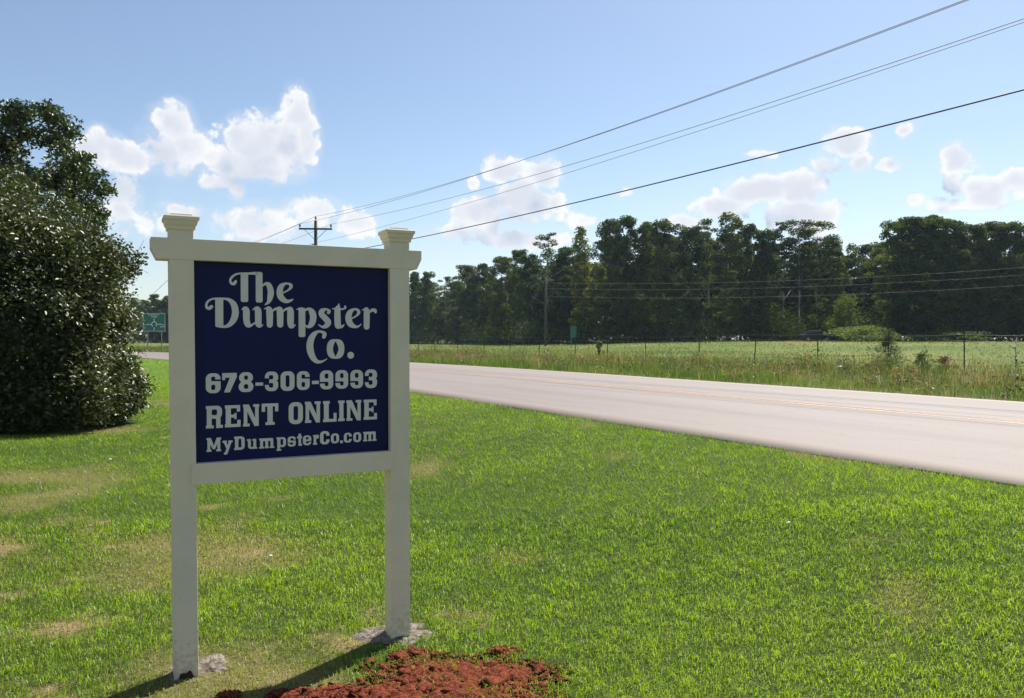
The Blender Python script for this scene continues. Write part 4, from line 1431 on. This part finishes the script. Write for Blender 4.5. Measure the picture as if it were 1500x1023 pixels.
# the next pole of the line, towards the viewer's right
pole0, e0 = utility_pole('dark wooden utility pole beside the road, carrying the near ends of the wires', (22.0, 2.0, .25), 10.1, R(28), 2.4, m_pole, .34)
WL = [('power wire on the arm end towards the shrub', .011), ('power wire on the pole tops', .011), ('power wire on the arm end towards the wood', .011), ('slim neutral wire slung under the crossarms', .009)]
for k, (lb, r_) in enumerate(WL):
    wire('power_wire', lb + ', in front of the dark pole', e0[k], e1[k], (1.0, 1.15, 1.05, .75)[k], r_, m_alu)
    wire('power_wire', lb + ', beyond the dark pole', e1[k], e2[k], .6, .012, m_alu)
wire('telephone_cable', 'thick black telephone cable hanging low across the sky', e0[4], e1[4], .65, .022, m_cable, 'cable')
wire('telephone_cable', 'black telephone cable running on behind the sign', e1[4], e2[4], .5, .02, m_cable, 'cable')
g0 = Vector((pb.x - .1, pb.y, 9.3))
wire('guy_wire', 'slanting guy wire from the pole behind the left sign post', g0, Vector((pb.x - 10.2, pb.y + 1.0, .2)), .0, .02, m_cable, 'wire', 6)

# second line in front of the wood
pc, pd = at(799, 497, 118), at(1760, 497, 84)
zc, zd = float(gz(pc.x, pc.y)), float(gz(pd.x, pd.y))
far1, f1 = utility_pole('thin pale utility pole standing against the dark wood', (pc.x, pc.y, zc), 10.2, R(70), 1.6, m_polepale)
far2, f2 = utility_pole('pale utility pole beyond the field, end of the low wires', (pd.x, pd.y, zd), 10.6, R(70), 1.6, m_polepale)
for k, (lb, dz) in enumerate((('upper bright wire crossing in front of the wood', .9), ('middle bright wire crossing in front of the wood', 1.75), ('lower bright wire crossing in front of the wood', 2.9))):
    a = Vector((pc.x, pc.y - .2, zc + 10.2 - dz)); b = Vector((pd.x, pd.y - .2, zd + 10.6 - dz))
    wire('power_wire', lb, a, b, 1.2, .0125, m_alu)

# ---------------------------------------------------------------- road signs
m_green = principled('green_reflective_sheet', (.006, .15, .095), rough=0.4, col2=(.008, .13, .085), vscale=4)
m_signwhite = principled('white_reflective_sheet', (.62, .66, .64), rough=0.4)
m_signback = principled('sign_post_steel', (.22, .22, .21), rough=0.5, metal=0.5)


def flat(name, pts, y, mat, parent):
    bm = bmesh.new()
    for poly in pts:
        bm.faces.new([bm.verts.new((x, y, z)) for x, z in poly])
    me = bpy.data.meshes.new(name); bm.to_mesh(me); bm.free()
    return obj(name, me, mat, parent)


def rect(x0, z0, x1, z1):
    return [(x0, z0), (x1, z0), (x1, z1), (x0, z1)]


p = at(226, 497, 80)
gs = thing('guide_sign', 'green roundabout direction sign on two posts beyond the road bend', 'road sign', (p.x, p.y, .25), R(-8))
for x in (-.75, .75):
    MB().box(x - .04, .03, -.3, x + .04, .09, 4.0).build('post', m_signback, gs)
board = MB().box(-1.2, 0, 2.02, 1.2, .03, 3.85, .008).build('board', m_green, gs)
border = [rect(-1.17, 2.05, 1.17, 2.09), rect(-1.17, 3.78, 1.17, 3.82), rect(-1.17, 2.09, -1.13, 3.78), rect(1.13, 2.09, 1.17, 3.78)]
flat('border', border, -.004, m_signwhite, board)
ring = []
for k in range(24):
    a0, a1 = -.9 + k * 4.94 / 24, -.9 + (k + 1) * 4.94 / 24
    ring.append([(math.cos(a0) * r, 2.74 + math.sin(a0) * r) for r in (.22, .30)] + [(math.cos(a1) * r, 2.74 + math.sin(a1) * r) for r in (.30, .22)])
ring += [rect(-.045, 2.15, .035, 2.44), rect(-.62, 2.71, -.305, 2.77), rect(.305, 2.71, .62, 2.77), rect(-.03, 3.045, .03, 3.16)]
ring += [[(-.62, 2.64), (-.62, 2.84), (-.76, 2.74)], [(.62, 2.84), (.62, 2.64), (.76, 2.74)], [(-.1, 3.16), (.1, 3.16), (0, 3.30)]]
flat('roundabout_diagram', ring, -.004, m_signwhite, board)
for i, (x0, x1, z) in enumerate([(-.62, .58, 3.60), (-.30, .30, 3.40), (.66, 1.06, 2.42), (-1.06, -.80, 2.60), (.80, 1.08, 2.62)]):
    q, x, rects = random.Random(i), x0, []
    while x < x1 - .03:                       # far lettering: unreadable word shapes
        w = q.uniform(.05, .10)
        rects.append(rect(x, z, x + w * .35, z + .13)); rects.append(rect(x + w * .4, z + q.choice((0, .05, .09)), x + w, z + q.choice((.04, .13))+.0 if False else z + .13))
        x += w + .04
    flat('lettering', rects, -.004, m_signwhite, board)

p = at(840, 497, 108)
z = float(gz(p.x, p.y))
s2 = thing('marker_sign', 'small plain green sign on two thin legs before the wood', 'road sign', (p.x, p.y, z), R(10))
for x in (-.28, .28):
    MB().box(x - .03, .02, -.3, x + .03, .06, 2.2).build('leg', m_signback, s2)
MB().box(-.42, -.01, 1.15, .42, .02, 2.7, .006).build('board', m_green, s2)

# ---------------------------------------------------------------- parked car at the edge of the wood
m_carp = principled('dark_car_paint', (.020, .024, .030), rough=0.22, spec=0.6)
m_glass = principled('car_glass', (.03, .035, .04), rough=0.08, spec=0.8)
m_tyre = principled('tyre_rubber', (.02, .02, .02), rough=0.9)
m_rim = principled('alloy_rim', (.35, .35, .36), rough=0.35, metal=0.8)
p = at(1193, 497, 110)
car = thing('parked_car', 'dark car parked at the edge of the wood, half hidden by grass', 'car', (p.x, p.y, float(gz(p.x, p.y))), R(4))
prof = [(-2.05, .35), (-2.1, .75), (-2.0, .95), (-1.55, 1.02), (-.95, 1.45), (.55, 1.47), (1.1, 1.05), (1.9, .92), (2.1, .70), (2.12, .38)]
body = MB().prism(prof, -.85, .85, .06).build('body', m_carp, car)
for y in (-.862, .862):
    MB().prism([(-1.35, 1.04), (-.86, 1.38), (-.22, 1.40), (-.22, 1.04)], y - .008, y + .008).build('side_window', m_glass, car)
    MB().prism([(-.14, 1.04), (-.14, 1.40), (.48, 1.40), (.92, 1.04)], y - .008, y + .008).build('side_window', m_glass, car)
    for x in (-1.3, 1.3):
        w_ = MB().tube([(x, y - .11, .32), (x, y + .03, .32)], .32, 20).build('wheel', m_tyre, car)
        MB().tube([(x, y - .115 if y < 0 else y + .015, .32), (x, y - .09 if y < 0 else y + .04, .32)], .20, 16).build('rim', m_rim, w_)
MB().prism([(.62, 1.43), (1.06, 1.09), (1.075, 1.10), (.64, 1.45)], -.72, .72).build('windscreen', m_glass, car)
MB().prism([(-1.02, 1.43), (-1.50, 1.06), (-1.515, 1.07), (-1.03, 1.45)], -.72, .72).build('rear_window', m_glass, car)
for y in (-.62, .62):
    MB().box(2.06, y - .16, .66, 2.135, y + .16, .80, .01).build('headlight', m_rim, car)

# ---------------------------------------------------------------- litter
m_bag = principled('white_plastic', (.72, .72, .70), rough=0.4, col2=(.6, .6, .58), vscale=20)


def crumple(name, label, px, py, Y, size, seed, cat):
    p = at(px, py, Y)
    bm = bmesh.new()
    bmesh.ops.create_icosphere(bm, subdivisions=3, radius=1)
    q = random.Random(seed)
    for v in bm.verts:
        n_v = float(vnoise(v.co.x * 1.7 + seed, v.co.y * 1.7 + v.co.z * 1.3, 1.2, 3))
        v.co *= .55 + .9 * n_v
        v.co.z = v.co.z * .75 + .45
    me = bpy.data.meshes.new(name); bm.to_mesh(me); bm.free()
    o = obj(name, me, m_bag)
    o.location = (p.x, p.y, float(gz(p.x, p.y)))
    o.scale = (size, size * .8, size * .8)
    return tag(o, label, cat)


crumple('plastic_bag', 'crumpled white plastic bag lying in the roadside weeds', 1231, 545, 30.5, .19, 3, 'bag')
for px, py, Y, s_, lb in [(1156, 790, 5.9, .018, 'white scrap of paper lying in the lush part of the lawn'), (395, 816, 5.5, .014, 'tiny white scrap on the lawn seen between the sign posts'), (160, 678, 9.9, .022, 'pale scrap on the lawn near the shrub')]:
    crumple('paper_scrap', lb, px, py, Y, s_, int(px), 'litter').location.z += .025

# ---------------------------------------------------------------- summer haze in the air
m_haze, nt, out = mat_new('thin_summer_haze')
pv_ = nt.nodes.new('ShaderNodeVolumePrincipled')
pv_.inputs['Color'].default_value = (.62, .80, 1.0, 1)
pv_.inputs['Density'].default_value = 0.00012
pv_.inputs['Anisotropy'].default_value = 0.3
link(nt, pv_.outputs[0], out.inputs['Volume'])
hz = MB().box(-4100, -4100, -1.2, 4100, 4100, 27).build('haze', m_haze)
tag(hz, 'thin bluish summer haze over lawn, field and wood', 'haze', kind='stuff')
